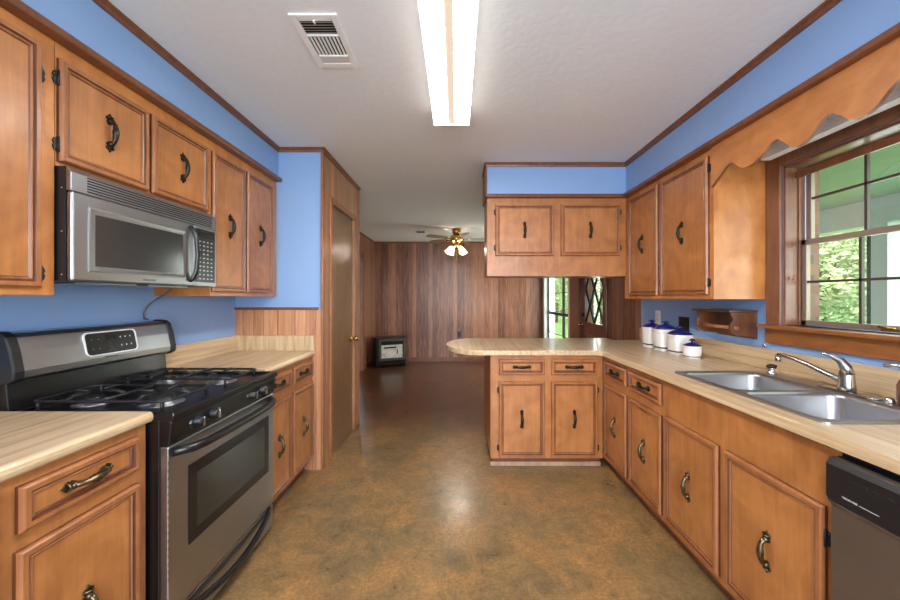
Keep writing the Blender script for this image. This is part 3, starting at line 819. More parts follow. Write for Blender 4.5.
# ------------------------------------------------------------ microwave
mw = thing('microwave', (-1.5, 1.615, 1.375), 'stainless over-the-range microwave with black control pad', 'microwave')
my0, my1, mz0, mz1 = 1.246, 1.992, 1.378, 1.776
b = NB(); box(b, XL + 0.001, -1.352, my0, my1, mz0, mz1)
obj('body', b, 'blackmat', mw)
b = NB()
for (y, z) in ((1.62, mz0 - 0.004),): box(b, -1.62, -1.42, 1.34, 1.60, mz0 - 0.006, mz0 - 0.0005); box(b, -1.62, -1.42, 1.66, 1.90, mz0 - 0.006, mz0 - 0.0005)
obj('grease_filter', b, 'steel', mw)
for y, z in ((my0 - 0.001, 1.40), (my0 - 0.001, 1.55), (my0 - 0.001, 1.70)):
    b = NB(); lathe(b, [(0.003, -0.001), (0.002, 0.001)], -1.365, y, z, 8, 'y'); obj('screw', b, 'chrome', mw)
# top grille
b = NB(); prism(b, [(-1.352, 1.692), (-1.334, 1.692), (-1.334, 1.757), (-1.352, mz1)], my0, my1, 'y'); gr = obj('vent_grille', b, 'steel', mw, 0.002)
b = NB()
for k in range(6): z = 1.700 + 0.0098 * k; box(b, -1.3345, -1.3325, my0 + 0.055, my1 - 0.03, z, z + 0.0045)
obj('grille_slot', b, 'dark', gr)
# door with a bevelled window frame
b = NB(); box(b, -1.352, -1.330, my0, 1.823, mz0, 1.689)
dmw = obj('door', b, 'steel', mw, 0.006)
b = NB(); rings(b, (-1.3298, 1.300, 1.412), (0, 1, 0), (0, 0, 1), (1, 0, 0), 0.472, 0.236, [(0, 0), (0.0, 0.0025), (0.006, 0.0035), (0.016, 0.0015), (0.022, 0.0012)]); obj('window_frame', b, 'steel', dmw)
b = NB(); box(b, -1.3290, -1.3275, 1.324, 1.748, 1.434, 1.624); obj('door_window', b, 'greyglass', dmw)
b = NB(); box(b, -1.352, -1.331, 1.826, my1, mz0, 1.689); cp = obj('control_panel', b, 'steel', mw, 0.004)
b = NB(); box(b, -1.331, -1.3285, 1.836, 1.980, 1.400, 1.676); obj('keypad', b, 'black', cp, 0.002)
b = NB(); box(b, -1.3285, -1.3278, 1.850, 1.970, 1.638, 1.662); obj('display', b, 'darkglass', cp)
b = NB()
for i in range(4):
    for j in range(10):
        if j == 6 and i in (0, 3): continue
        y = 1.858 + 0.029 * i; z = 1.415 + 0.0215 * j
        box(b, -1.3285, -1.3279, y, y + (0.012 if (i + j) % 3 else 0.015), z, z + 0.006)
obj('button_marks', b, 'mark', cp)
b = NB(); tube(b, [(-1.331, 1.796, 1.405), (-1.318, 1.798, 1.412), (-1.304, 1.804, 1.450), (-1.299, 1.808, 1.53), (-1.303, 1.805, 1.61), (-1.316, 1.800, 1.660), (-1.331, 1.798, 1.672)], [0.011, 0.011, 0.010, 0.010, 0.010, 0.011, 0.011], 10)
obj('handle', b, 'black', dmw)
text('badge_lettering', 'FRIGIDAIRE', 0.0130, (-1.3295, 1.560, 1.395), RX_L, 'greyprint', dmw)
# power cord hanging below it
b = NB(); tube(b, [(-1.56, 1.975, 1.3765), (-1.60, 1.985, 1.345), (-1.640, 1.990, 1.322), (-1.675, 1.985, 1.300), (-1.690, 1.968, 1.270), (-1.6935, 1.950, 1.235), (-1.6935, 1.952, 1.205), (-1.6945, 1.975, 1.2005)], 0.004, 8)
tag(obj('power_cord', b, 'cord'), 'thin grey cord looping down the wall from under the microwave', 'cord')

# ------------------------------------------------------------ range
rg = thing('gas_range', (-1.36, 1.65, 0), 'stainless and black gas range with four burners and a backguard', 'stove')
gy0, gy1 = 1.290, 2.036
b = NB(); box(b, -1.68, -1.065, gy0, gy1, 0.03, 0.878); box(b, -1.62, -1.12, gy0 + 0.03, gy1 - 0.03, 0.0, 0.03); obj('body', b, 'black', rg, 0.003)
# cooktop with a rolled rim
b = NB(); rings(b, (-1.62, gy0 - 0.003, 0.878), (1, 0, 0), (0, 1, 0), (0, 0, 1), 0.607, gy1 - gy0 + 0.006, [(0, 0), (0, 0.018), (0.006, 0.027), (0.022, 0.027), (0.035, 0.014), (0.05, 0.012)])
obj('cooktop', b, 'black', rg, 0.002)
# sloped knob panel
b = NB(); prism(b, [(-1.066, 0.786), (-1.034, 0.786), (-1.028, 0.80), (-1.020, 0.872), (-1.028, 0.8775), (-1.066, 0.8775)], gy0, gy1, 'y'); kp = obj('knob_panel', b, 'black', rg, 0.003)
for y in (1.420, 1.510, 1.795, 1.885):
    b = NB(); z = 0.834
    lathe(b, [(0.021, 0), (0.021, 0.006), (0.0185, 0.010), (0.017, 0.026), (0.013, 0.030)], -1.0265, y, z, 18, 'x')
    kb = obj('knob', b, 'blackmat', rg)
    b = NB(); box(b, -0.997, -0.990, y - 0.004, y + 0.004, z - 0.017, z + 0.017); obj('knob_grip', b, 'chrome', kb, 0.002)
for y in (1.385, 1.55, 1.76, 1.925):
    b = NB()
    for dy, dz in ((0, 0), (0.008, 0), (0, 0.008), (0.008, 0.008)):
        box(b, -1.0250, -1.0228, y + dy - 0.004, y + dy + 0.001, 0.834 + dz, 0.838 + dz)
    obj('burner_mark', b, 'mark', kp)
# burners and grates
for cx, cy, rr in ((-1.48, 1.47, 0.040), (-1.48, 1.84, 0.046), (-1.20, 1.47, 0.048), (-1.20, 1.84, 0.040)):
    b = NB(); lathe(b, [(rr + 0.028, 0), (rr + 0.026, 0.004), (rr, 0.006), (rr, 0.016), (rr - 0.004, 0.018)], cx, cy, 0.890, 24); bn = obj('burner', b, 'steel', rg)
    b = NB(); lathe(b, [(rr - 0.008, 0), (rr - 0.006, 0.003), (rr - 0.008, 0.009), (rr - 0.02, 0.011)], cx, cy, 0.908, 24); obj('burner_cap', b, 'iron', bn)
for yc in (1.47, 1.84):
    b = NB(); zg = 0.937; x0g, x1g = -1.590, -1.085; w = 0.125
    fr = rrect(x0g, x1g, yc - w, yc + w, 0.03, 3); fr.append(fr[0]); 
    tube(b, [(x, y, zg - 0.006) for x, y in fr], 0.0065, 6, caps=False)
    tube(b, [((x0g + x1g) / 2, yc - w, zg - 0.006), ((x0g + x1g) / 2, yc + w, zg - 0.006)], 0.0065, 6)
    for xc in (-1.47, -1.205):
        for a in (0, 90, 180, 270):
            ca, sa = math.cos(R(a)), math.sin(R(a)); L = 0.115
            tube(b, [(xc + ca * L, yc + sa * L, zg - 0.006), (xc + ca * L * 0.75, yc + sa * L * 0.75, zg + 0.004), (xc + ca * 0.028, yc + sa * 0.028, zg + 0.002)], [0.006, 0.0065, 0.005], 6)
    for px, py in ((x0g + 0.02, yc - w + 0.005), (x1g - 0.02, yc - w + 0.005), (x0g + 0.02, yc + w - 0.005), (x1g - 0.02, yc + w - 0.005)):
        tube(b, [(px, py, 0.892), (px, py, zg - 0.004)], 0.0065, 6)
    obj('grate', b, 'iron', rg)
# oven door
b = NB(); box(b, -1.0648, -1.034, gy0 + 0.002, gy1 - 0.004, 0.165, 0.782); od = obj('oven_door', b, 'steel', rg, 0.004)
b = NB(); rings(b, (-1.0338, 1.388, 0.365), (0, 1, 0), (0, 0, 1), (1, 0, 0), 0.590, 0.307, [(0, 0), (0, 0.002), (0.004, 0.0025), (0.040, 0.0025), (0.044, 0.0018)]); obj('window_frame', b, 'black', od)
b = NB(); box(b, -1.0318, -1.0310, 1.430, 1.934, 0.410, 0.628); obj('oven_window', b, 'darkglass', od)
b = NB(); n = 14; pts = []
for i in range(n + 1):
    t = i / n; y = gy0 + 0.022 + (gy1 - gy0 - 0.05) * t; e = min(t, 1 - t) * 9
    pts.append((-1.034 + 0.050 * min(1, math.sqrt(max(e, 0))) , y, 0.757 - 0.008 * math.sin(math.pi * t)))
tube(b, pts, [0.017] * (n + 1), 10)
obj('handle', b, 'black', od)
b = NB()
for k in range(16): box(b, -1.0345, -1.0335 + 0.0, gy0 + 0.0, gy0 + 0.0015, 0.30 + k * 0.028, 0.312 + k * 0.028)
obj('vent_slots', b, 'dark', od)
# storage drawer with a swooping pull
b = NB(); box(b, -1.0648, -1.036, gy0 + 0.002, gy1 - 0.004, 0.035, 0.158); sd = obj('drawer', b, 'steel', rg, 0.004)
b = NB(); pts = []
for i in range(n + 1):
    t = i / n; y = gy0 + 0.03 + (gy1 - gy0 - 0.07) * t
    pts.append((-1.038 + 0.036 * math.sin(math.pi * t) ** 0.5, y, 0.150 - 0.050 * math.sin(math.pi * t)))
tube(b, pts, [0.014] * (n + 1), 8); obj('handle', b, 'black', sd)
# backguard: black lower panel, curved steel console, end caps
b = NB(); prism(b, [(-1.68, 0.885), (-1.622, 0.885), (-1.634, 1.015), (-1.68, 1.015)], gy0 + 0.015, gy1 - 0.015, 'y'); obj('splash_panel', b, 'black', rg, 0.003)
cons = [(-1.685, 1.012), (-1.612, 1.012), (-1.592, 1.024), (-1.590, 1.05), (-1.604, 1.12), (-1.620, 1.172), (-1.640, 1.188), (-1.685, 1.190)]
b = NB(); prism(b, cons, gy0 + 0.03, gy1 - 0.03, 'y'); cs = obj('console', b, 'steel', rg, 0.003)
big = [(-1.69, 1.006), (-1.610, 1.006), (-1.586, 1.020), (-1.584, 1.05), (-1.598, 1.122), (-1.615, 1.177), (-1.638, 1.195), (-1.69, 1.197)]
for ya, yb_ in ((gy0 - 0.002, gy0 + 0.034), (gy1 - 0.034, gy1 + 0.002)):
    b = NB(); prism(b, big, ya, yb_, 'y'); obj('end_cap', b, 'blackmat', rg, 0.006)
# display pod on the console, tilted with it
slope = math.atan2(0.014, 0.07)
def on_console(z, out=0.0):
    t = (z - 1.05) / 0.07
    return -1.590 - 0.014 * t + out
def pod(y0, y1, z0, z1, out0, out1, mat, name, par, r_=0.012):
    b = NB(); p = rrect(y0, y1, z0, z1, r_, 4)
    r0 = [b.verts.new((on_console(z, out0), y, z)) for y, z in p]; r1 = [b.verts.new((on_console(z, out1), y, z)) for y, z in p]
    for i in range(len(p)): b.faces.new((r0[i], r0[(i+1) % len(p)], r1[(i+1) % len(p)], r1[i]))
    b.faces.new(r0); b.faces.new(r1); return obj(name, b, mat, par)
pod(1.548, 1.800, 1.062, 1.166, -0.002, 0.005, 'white', 'pod_rim', cs, 0.02)
pod(1.553, 1.790, 1.067, 1.161, 0.0051, 0.0065, 'black', 'control_pod', cs, 0.017)
pod(1.640, 1.692, 1.130, 1.148, 0.0066, 0.0070, 'darkglass', 'clock_display', cs, 0.002)
b = NB()
def dot(y, z, w=0.010, h=0.008):
    w *= 0.75; h *= 0.7
    x = on_console(z, 0.0066); vs = [b.verts.new(q) for q in ((x, y, z), (x, y + w, z), (x - 0.0015, y + w, z + h), (x - 0.0015, y, z + h))]; b.faces.new(vs)
for y in (1.575, 1.605):
    for z in (1.092, 1.100 + 0.032): dot(y, z); dot(y + 0.002, z + 0.012, 0.006, 0.003)
for y in (1.710, 1.735, 1.760):
    for z in (1.092, 1.130): dot(y, z, 0.009, 0.010)
for k in range(4): dot(1.650, 1.118 - 0.012 * k, 0.018 + 0.008 * k, 0.0035)
dot(1.648, 1.076, 0.05, 0.003)
obj('printed_legend', b, 'mark', cs)
text('badge_lettering', 'FRIGIDAIRE', 0.013, (-1.587, 1.66, 1.050), (R(100), 0, R(90)), 'greyprint', cs)

# ------------------------------------------------------------ sink window
wy0, wy1, wz0, wz1 = KW
wr = struct_root('window_1', (XR, wy0, wz0))
b = NB(); cw = 0.088
box(b, XR - 0.020, XR, wy1, wy1 + cw, wz0 - 0.02, wz1 + cw); box(b, XR - 0.020, XR, wy0 - cw, wy0, wz0 - 0.02, wz1 + cw); box(b, XR - 0.020, XR, wy0, wy1, wz1, wz1 + cw)
obj('window_casing', b, 'casing_w', wr, 0.004)
b = NB()
box(b, XR, 1.875, wy1 - 0.014, wy1, wz0, wz1); box(b, XR, 1.875, wy0, wy0 + 0.014, wz0, wz1); box(b, XR, 1.875, wy0, wy1, wz1 - 0.014, wz1)
for s in (0,): box(b, 1.835, 1.845, wy1 - 0.022, wy1 - 0.014, wz0, wz1)
obj('window_jamb', b, 'casing_w', wr, 0.002)
b = NB(); box(b, 1.705, 1.86, wy0 - 0.10, wy1 + 0.10, wz0 - 0.022, wz0); box(b, 1.745, XR - 0.0005, wy0 - 0.09, wy1 + 0.09, wz0 - 0.105, wz0 - 0.022)
obj('window_sill', b, 'sill', wr, 0.005)
zm = 1.615
def sash(x, z0, z1, name, muntz, mids):
    b = NB(); fw = 0.028; t = 0.022; yA, yB = wy0 + 0.016, wy1 - 0.016
    box(b, x, x + t, yA, yA + fw, z0, z1); box(b, x, x + t, yB - fw, yB, z0, z1)
    box(b, x, x + t, yA, yB, z0, z0 + fw); box(b, x, x + t, yA, yB, z1 - fw, z1)
    s = obj(name, b, 'alu', wr, 0.002)
    b = NB()
    for m in mids: box(b, x + 0.004, x + 0.018, m - 0.006, m + 0.006, z0 + fw, z1 - fw)
    box(b, x + 0.004, x + 0.018, yA + fw, yB - fw, muntz - 0.006, muntz + 0.006)
    obj('muntin', b, 'muntin', s)
    b = NB(); box(b, x + 0.010, x + 0.012, yA + fw * 0.5, yB - fw * 0.5, z0 + fw * 0.5, z1 - fw * 0.5); obj('window_glass', b, 'glass', s)
sash(1.852, wz0 + 0.002, zm + 0.012, 'lower_sash', 1.402, (1.385, 1.655))
sash(1.877, zm - 0.012, wz1 - 0.004, 'upper_sash', 1.845, (1.385, 1.655))
b = NB(); box(b, 1.818, 1.832, wy0 + 0.014, wy1 - 0.014, 1.958, 1.995); obj('cross_rail', b, 'casing_w', wr, 0.003)
b = NB(); tube(b, [(1.80, wy1 - 0.03, 1.98), (1.80, wy1 - 0.03, 1.44)], 0.0015, 6); lathe(b, [(0.005, 0), (0.007, 0.01), (0.003, 0.03)], 1.80, wy1 - 0.03, 1.41, 10)
obj('pull_cord', b, 'casing', wr)
b = NB(); box(b, 1.838, 1.850, 1.50, 1.56, wz0 + 0.004, wz0 + 0.016); tube(b, [(1.835, 1.50, wz0 + 0.018), (1.828, 1.56, wz0 + 0.024)], 0.005, 8); obj('sash_lock', b, 'brass', wr)
# raised white blind behind the valance
bl = thing('window_blind', (1.70, 1.5, 2.07), 'raised white blind tucked behind the scalloped valance', 'blind')
b = NB(); box(b, 1.665, 1.735, 1.02, 1.975, 2.125, 2.160); obj('headrail', b, 'white', bl, 0.003)
b = NB()
for k in range(6): box(b, 1.660, 1.712, 1.03, 1.965, 2.068 + 0.0092 * k, 2.0745 + 0.0092 * k)
obj('stacked_slats', b, 'white', bl)
b = NB(); box(b, 1.655, 1.7495, 1.976, 1.984, 2.09, 2.17); tube(b, [(1.66, 1.985, 2.14), (1.645, 1.985, 2.12), (1.655, 1.985, 2.09)], 0.004, 6); obj('bracket', b, 'chrome', bl)

# ------------------------------------------------------------ things on the right counter and wall
def canister(x, y, r_, h, label, lidh=0.035):
    t = thing('canister', (x, y, 0.9145), label, 'canister', None)
    k = h
    b = NB(); lathe(b, [(r_ * 0.90, 0), (r_ * 0.93, 0.004), (r_ * 0.93, 0.10 * k), (r_, 0.45 * k), (r_ * 1.0, 0.80 * k), (r_ * 0.97, 0.83 * k), (r_ * 1.02, 0.85 * k), (r_ * 1.02, 0.985 * k), (r_ * 0.97, k)], x, y, 0.9145, 32, sq=0.55)
    obj('jar', b, 'ceramic', t)
    b = NB(); lathe(b, [(r_ * 0.955, 0.12 * k), (r_ * 0.968, 0.19 * k)], x, y, 0.9145, 32, sq=0.55); obj('band', b, 'navy', t)
    b = NB(); z = 0.9145 + k
    lathe(b, [(r_ * 1.06, 0), (r_ * 1.08, 0.004), (r_ * 0.85, lidh * 0.45), (r_ * 0.45, lidh * 0.80), (r_ * 0.18, lidh)], x, y, z, 32, sq=0.35); ld = obj('lid', b, 'cobalt', t)
    b = NB(); q = r_ * 0.34
    lathe(b, [(q * 0.4, lidh - 0.002), (q * 0.42, lidh + 0.006), (q * 0.9, lidh + 0.012), (q * 0.95, lidh + 0.018), (q * 0.4, lidh + 0.024)], x, y, z, 14)
    tube(b, [(x - q * 1.3, y, z + lidh + 0.012), (x, y, z + lidh + 0.018), (x + q * 1.3, y, z + lidh + 0.012)], 0.004, 6)
    obj('lid_knob', b, 'cobalt', ld)
canister(1.605, 2.955, 0.064, 0.165, 'white canister with blue lid farthest left, partly behind another on the counter', 0.034)
canister(1.602, 2.765, 0.072, 0.165, 'white canister with blue lid second from the left in the row of four', 0.038)
canister(1.606, 2.590, 0.068, 0.140, 'wide white canister with blue lid under the black outlet plate', 0.036)
canister(1.580, 2.415, 0.045, 0.082, 'smallest white canister with a blue lid at the right end of the row', 0.024)

def plate(name, label, x, y, z, w, h, mat, slots):
    t = thing(name, (x, y, z), label, 'outlet')
    b = NB(); rings(b, (x, y - w / 2, z - h / 2), (0, 1, 0), (0, 0, 1), (-1, 0, 0), w, h, [(0, 0), (0, 0.003), (0.004, 0.006)]); obj('cover_plate', b, mat, t)
    b = NB()
    for dz in (-0.02, 0.02): prism(b, rrect(y - 0.016, y + 0.016, z + dz - 0.013, z + dz + 0.013, 0.008, 3), x - 0.0061, x - 0.0075, 'x')
    obj('socket', b, slots, t)
plate('wall_outlet', 'white outlet plate on the blue wall above the leftmost canister', XR - 0.0005, 3.16, 1.145, 0.075, 0.12, 'white', 'ceramic')
plate('wall_outlet', 'black outlet plate on the blue wall behind the wide canister', XR - 0.0005, 2.80, 1.11, 0.125, 0.12, 'blackmat', 'black')
t = thing('wall_outlet', (-0.0, YF, 0.57), 'small dark outlet plate low on the far panelled wall', 'outlet')
b = NB(); rings(b, (0.02, YF - 0.0005, 0.50), (1, 0, 0), (0, 0, 1), (0, -1, 0), 0.075, 0.125, [(0, 0), (0, 0.004), (0.004, 0.006)]); obj('cover_plate', b, 'blackmat', t)
b = NB()
for dz in (0.54, 0.585): prism(b, rrect(0.04, 0.075, dz - 0.012, dz + 0.012, 0.008, 3), YF - 0.0066, YF - 0.008, 'y')
obj('socket', b, 'black', t)
b = NB(); lathe(b, [(0.004, 0.014), (0.011, 0.010), (0.012, 0.004), (0.008, 0)], XR - 0.0145, 2.06, 1.045, 14, 'x')
tag(obj('wall_hook', b, 'chrome'), 'small round metal knob on the blue wall below the window casing', 'hook')

# wooden paper towel holder under the wall cabinet
ty0, ty1 = 2.115, 2.42
th = thing('paper_towel_holder', (XR, 2.26, 1.09), 'dark wooden paper towel holder with an empty dowel on the blue wall', 'towel holder')
b = NB(); box(b, 1.600, XR - 0.001, ty0 - 0.006, ty1 + 0.03, 1.232, 1.246); obj('top_shelf', b, 'darkwood', th, 0.004)
b = NB(); box(b, XR - 0.014, XR - 0.001, ty0, ty1, 1.075, 1.231); obj('back_board', b, 'darkwood', th, 0.002)
endp = [(XR - 0.0145, 1.231), (1.612, 1.231), (1.628, 1.19), (1.612, 1.165), (1.608, 1.135), (1.622, 1.112), (1.66, 1.095), (XR - 0.0145, 1.085)]
for ya in (ty0, ty1 - 0.016):
    b = NB(); prism(b, endp, ya, ya + 0.016, 'y'); obj('end_bracket', b, 'darkwood', th, 0.002)
b = NB(); tube(b, [(1.640, ty0 - 0.012, 1.140), (1.640, ty1 + 0.010, 1.140)], 0.011, 12); obj('dowel', b, 'casing', th)

# ------------------------------------------------------------ ceiling light in the kitchen
def ceiling_light(y0, y1, label, group=None):
    xc, hw = -0.030, 0.108
    t = thing('ceiling_light', (xc, (y0 + y1) / 2, H), label, 'ceiling light', group)
    b = NB(); box(b, xc - hw, xc + hw, y0, y1, H - 0.035, H - 0.0005); obj('housing', b, 'white', t)
    zb = H - 0.085; zt_ = H - 0.0355
    b = NB(); prism(b, [(xc - hw + 0.004, zt_), (xc - hw + 0.002, zb + 0.016), (xc - hw + 0.016, zb), (xc - 0.019, zb), (xc - 0.019, zt_)], y0 + 0.012, y1 - 0.012, 'y')
    prism(b, [(xc + hw - 0.004, zt_), (xc + hw - 0.002, zb + 0.016), (xc + hw - 0.016, zb), (xc + 0.019, zb), (xc + 0.019, zt_)], y0 + 0.012, y1 - 0.012, 'y')
    obj('lit_lens', b, 'tube_band', t)
    b = NB()
    for sx in (-1, 1): xs = sorted((xc + sx * (hw - 0.0015), xc + sx * (hw + 0.002))); box(b, xs[0], xs[1], y0 + 0.012, y1 - 0.012, zb - 0.001, zt_)
    obj('lens_skirt', b, 'lens_skirt', t)
    b = NB(); box(b, xc - 0.0185, xc + 0.0185, y0 + 0.012, y1 - 0.012, zb + 0.001, zt_); obj('lens_ridge', b, 'lens_mid', t)
    for ya in (y0, y1 - 0.0115):
        b = NB(); box(b, xc - hw - 0.003, xc + hw + 0.003, ya, ya + 0.0115, zb - 0.004, zt_); obj('end_plate', b, 'lens_end', t)
ceiling_light(1.00, 2.222, 'long lit fluorescent ceiling fixture with a ribbed white lens over the kitchen aisle')

# ceiling air register
vx0, vx1, vy0, vy1 = -0.682, -0.484, 1.452, 1.790
cv = thing('ceiling_vent', ((vx0 + vx1) / 2, (vy0 + vy1) / 2, H), 'white metal air register in the kitchen ceiling left of the light', 'vent')
b = NB(); m_ = 0.030
box(b, vx0, vx0 + m_, vy0, vy1, H - 0.010, H - 0.0005); box(b, vx1 - m_, vx1, vy0, vy1, H - 0.010, H - 0.0005)
for a, c in ((vy0, vy0 + 0.035), (vy1 - 0.035, vy1), (1.566, 1.576), (1.700, 1.708)): box(b, vx0 + m_, vx1 - m_, a, c, H - 0.010, H - 0.0005)
obj('frame', b, 'white', cv, 0.003)
b = NB(); box(b, vx0 + m_, vx1 - m_, vy0 + 0.035, vy1 - 0.035, H - 0.0025, H - 0.0006); obj('duct_opening', b, 'dark', cv)
b = NB()
def fin(p, q, tilt):     # thin tilted blade between two points
    p, q = Vector(p), Vector(q); tl = Vector(tilt)
    vs = [b.verts.new(v) for v in (p, q, q + tl, p + tl)]; b.faces.new(vs)
    vs2 = [b.verts.new(v + Vector((0, 0, 0.0008))) for v in (p, q, q + tl, p + tl)]; b.faces.new(vs2)
for k in range(5): y = 1.492 + 0.015 * k; fin((vx0 + m_, y, H - 0.009), (vx1 - m_, y, H - 0.009), (0, 0.010, 0.005))
for k in range(8): x = vx0 + m_ + 0.008 + 0.0165 * k; fin((x, 1.577, H - 0.009), (x, 1.699, H - 0.009), (0.007, 0, 0.005))
for k in range(4): y = 1.709 + 0.012 * k; fin((vx0 + m_, y, H - 0.009), (vx1 - m_, y, H - 0.009), (0, 0.0115, 0.001))
obj('louvres', b, 'white', cv)
b = NB(); box(b, -0.590, -0.583, 1.475, 1.492, H - 0.020, H - 0.010); obj('damper_lever', b, 'white', cv, 0.002)

# ------------------------------------------------------------ dining room
# small dark ceiling grille and a long white one
t = thing('ceiling_vent', (-0.63, 6.28, H), 'small dark ceiling vent in the dining room left of the fan', 'vent')
b = NB(); rings(b, (-0.71, 6.20, H - 0.0005), (1, 0, 0), (0, 1, 0), (0, 0, -1), 0.16, 0.17, [(0, 0), (0, 0.004), (0.015, 0.010), (0.02, 0.006)]); obj('frame', b, 'louvre', t)
b = NB()
for k in range(5): box(b, -0.69, -0.57, 6.222 + 0.027 * k, 6.234 + 0.027 * k, H - 0.0085, H - 0.006)
obj('louvres', b, 'dark', t)
t = thing('ceiling_vent', (0.45, 7.1, H), 'long white ceiling register at the far wall, right of the fan', 'vent')
b = NB(); rings(b, (0.25, 7.02, H - 0.0005), (1, 0, 0), (0, 1, 0), (0, 0, -1), 0.42, 0.16, [(0, 0), (0, 0.008), (0.02, 0.014), (0.024, 0.008)]); obj('frame', b, 'white', t)
b = NB()
for k in range(5): box(b, 0.28, 0.64, 7.050 + 0.022 * k, 7.056 + 0.022 * k, H - 0.012, H - 0.0085)
obj('louvres', b, 'louvre', t)

# ceiling fan with a four-lamp light kit
fcx, fcy = 0.0, 6.05
fan = thing('ceiling_fan', (fcx, fcy, H), 'ceiling fan with brass motor, dark blades and four lit glass lamps', 'ceiling fan')
b = NB(); lathe(b, [(0.05, -0.10), (0.07, -0.06), (0.075, -0.0005)], fcx, fcy, H, 24); obj('canopy', b, 'brass', fan)
b = NB(); lathe(b, [(0.05, -0.235), (0.085, -0.225), (0.11, -0.20), (0.115, -0.15), (0.10, -0.115), (0.05, -0.101)], fcx, fcy, H, 28); obj('motor_housing', b, 'brass', fan)
for k in range(5):
    a = R(-2 + 72 * k); ca, sa = math.cos(a), math.sin(a); z = H - 0.165
    def q(u, v, w): return (fcx + ca * u - sa * v, fcy + sa * u + ca * v, z + w)
    b = NB(); pr = [(0.20, -0.05), (0.28, -0.060), (0.50, -0.066), (0.56, -0.048), (0.575, 0), (0.56, 0.048), (0.50, 0.066), (0.28, 0.060), (0.20, 0.05)]
    lo = [b.verts.new(q(u, v, v * 0.18)) for u, v in pr]; hi = [b.verts.new(q(u, v, v * 0.18 + 0.006)) for u, v in pr]
    for i in range(len(pr)): b.faces.new((lo[i], lo[(i+1) % len(pr)], hi[(i+1) % len(pr)], hi[i]))
    b.faces.new(lo); b.faces.new(hi); bl_ = obj('blade', b, 'fanblade', fan)
    b = NB(); tube(b, [q(0.09, 0, -0.01), q(0.15, 0, -0.012), q(0.215, 0, -0.004)], [0.012, 0.010, 0.014], 8); tube(b, [q(0.20, -0.03, -0.009), q(0.20, 0.03, 0.001)], 0.008, 6); obj('blade_bracket', b, 'brass', bl_)
b = NB(); lathe(b, [(0.012, -0.345), (0.03, -0.335), (0.045, -0.30), (0.055, -0.27), (0.035, -0.236)], fcx, fcy, H, 24); obj('light_kit', b, 'brass', fan)
for k in range(4):
    a = R(35 + 90 * k); ca, sa = math.cos(a), math.sin(a)
    b = NB(); p0 = Vector((fcx + ca * 0.035, fcy + sa * 0.035, H - 0.29)); p1 = Vector((fcx + ca * 0.085, fcy + sa * 0.085, H - 0.285)); p2 = Vector((fcx + ca * 0.105, fcy + sa * 0.105, H - 0.305))
    tube(b, [p0, p1, p2], 0.008, 8); arm = obj('lamp_arm', b, 'brass', fan)
    d = Vector((ca * 0.55, sa * 0.55, -0.83)).normalized(); b = NB()
    tube(b, [p2, p2 + d * 0.02, p2 + d * 0.06, p2 + d * 0.10, p2 + d * 0.12], [0.022, 0.034, 0.043, 0.052, 0.060], 14, caps=False)
    sh = obj('lamp_shade', b, 'shade_glass', fan)
    b = NB(); tube(b, [p2 + d * 0.02, p2 + d * 0.045, p2 + d * 0.075, p2 + d * 0.09], [0.012, 0.022, 0.022, 0.010], 10); obj('bulb', b, 'bulb', sh)
b = NB(); tube(b, [(fcx, fcy, H - 0.345), (fcx, fcy, H - 0.50)], 0.002, 6); lathe(b, [(0.004, -0.52), (0.006, -0.51), (0.003, -0.50)], fcx, fcy, H, 8); obj('pull_chain', b, 'brass', fan)

# free-standing heater in the far left corner
ht = bpy.data.objects.new('space_heater', None); COL.objects.link(ht); ht.location = (-1.235, 6.86, 0); ht.rotation_euler = (0, 0, R(27))
tag(ht, 'black gas space heater with grey front frame by the far left corner', 'heater')
b = NB(); box(b, -0.30, 0.28, -0.02, 0.30, 0.03, 0.565); obj('cabinet', b, 'black', ht, 0.012, local=True)
for x in (-0.28, 0.22):
    b = NB(); box(b, x, x + 0.04, -0.04, 0.28, 0.0, 0.0298); obj('foot', b, 'black', ht, local=True)
b = NB()
rings(b, (-0.255, -0.0205, 0.125), (1, 0, 0), (0, 0, 1), (0, -1, 0), 0.51, 0.405, [(0, 0), (0, 0.016), (0.008, 0.020), (0.032, 0.020), (0.040, 0.004)]); obj('front_frame', b, 'heatframe', ht, local=True)
b = NB(); box(b, -0.205, 0.205, -0.0275, -0.0250, 0.175, 0.42); obj('heating_plaque', b, 'ash', ht, local=True)
b = NB(); box(b, -0.205, 0.205, -0.030, -0.0250, 0.425, 0.488); obj('top_louvre', b, 'black', ht, local=True)
b = NB(); box(b, -0.16, 0.08, -0.032, -0.0278, 0.355, 0.385); obj('burner_bar', b, 'black', ht, local=True)
b = NB(); box(b, 0.09, 0.11, -0.032, -0.0278, 0.25, 0.33); obj('pilot_tube', b, 'black', ht, local=True)

# dining room window
wy0, wy1, wz0, wz1 = DW
w2 = struct_root('window_2', (XR, wy0, wz0))
b = NB(); cw = 0.10
box(b, XR - 0.018, XR, wy1, wy1 + cw, wz0 - cw, wz1 + cw); box(b, XR - 0.018, XR, wy0 - cw, wy0, wz0 - cw, wz1 + cw)
box(b, XR - 0.018, XR, wy0, wy1, wz1, wz1 + cw); box(b, XR - 0.018, XR, wy0, wy1, wz0 - cw, wz0)
obj('window_casing', b, 'ceramic', w2, 0.003)
b = NB()
box(b, 1.82, 1.85, wy0, wy0 + 0.04, wz0, wz1); box(b, 1.82, 1.85, wy1 - 0.04, wy1, wz0, wz1); box(b, 1.82, 1.85, wy0, wy1, wz1 - 0.04, wz1); box(b, 1.82, 1.85, wy0, wy1, wz0, wz0 + 0.05)
box(b, 1.82, 1.85, 6.12, 6.19, wz0, wz1); box(b, 1.815, 1.855, wy0, wy1, 1.00, 1.05)
obj('window_frame', b, 'blackmat', w2, 0.002)
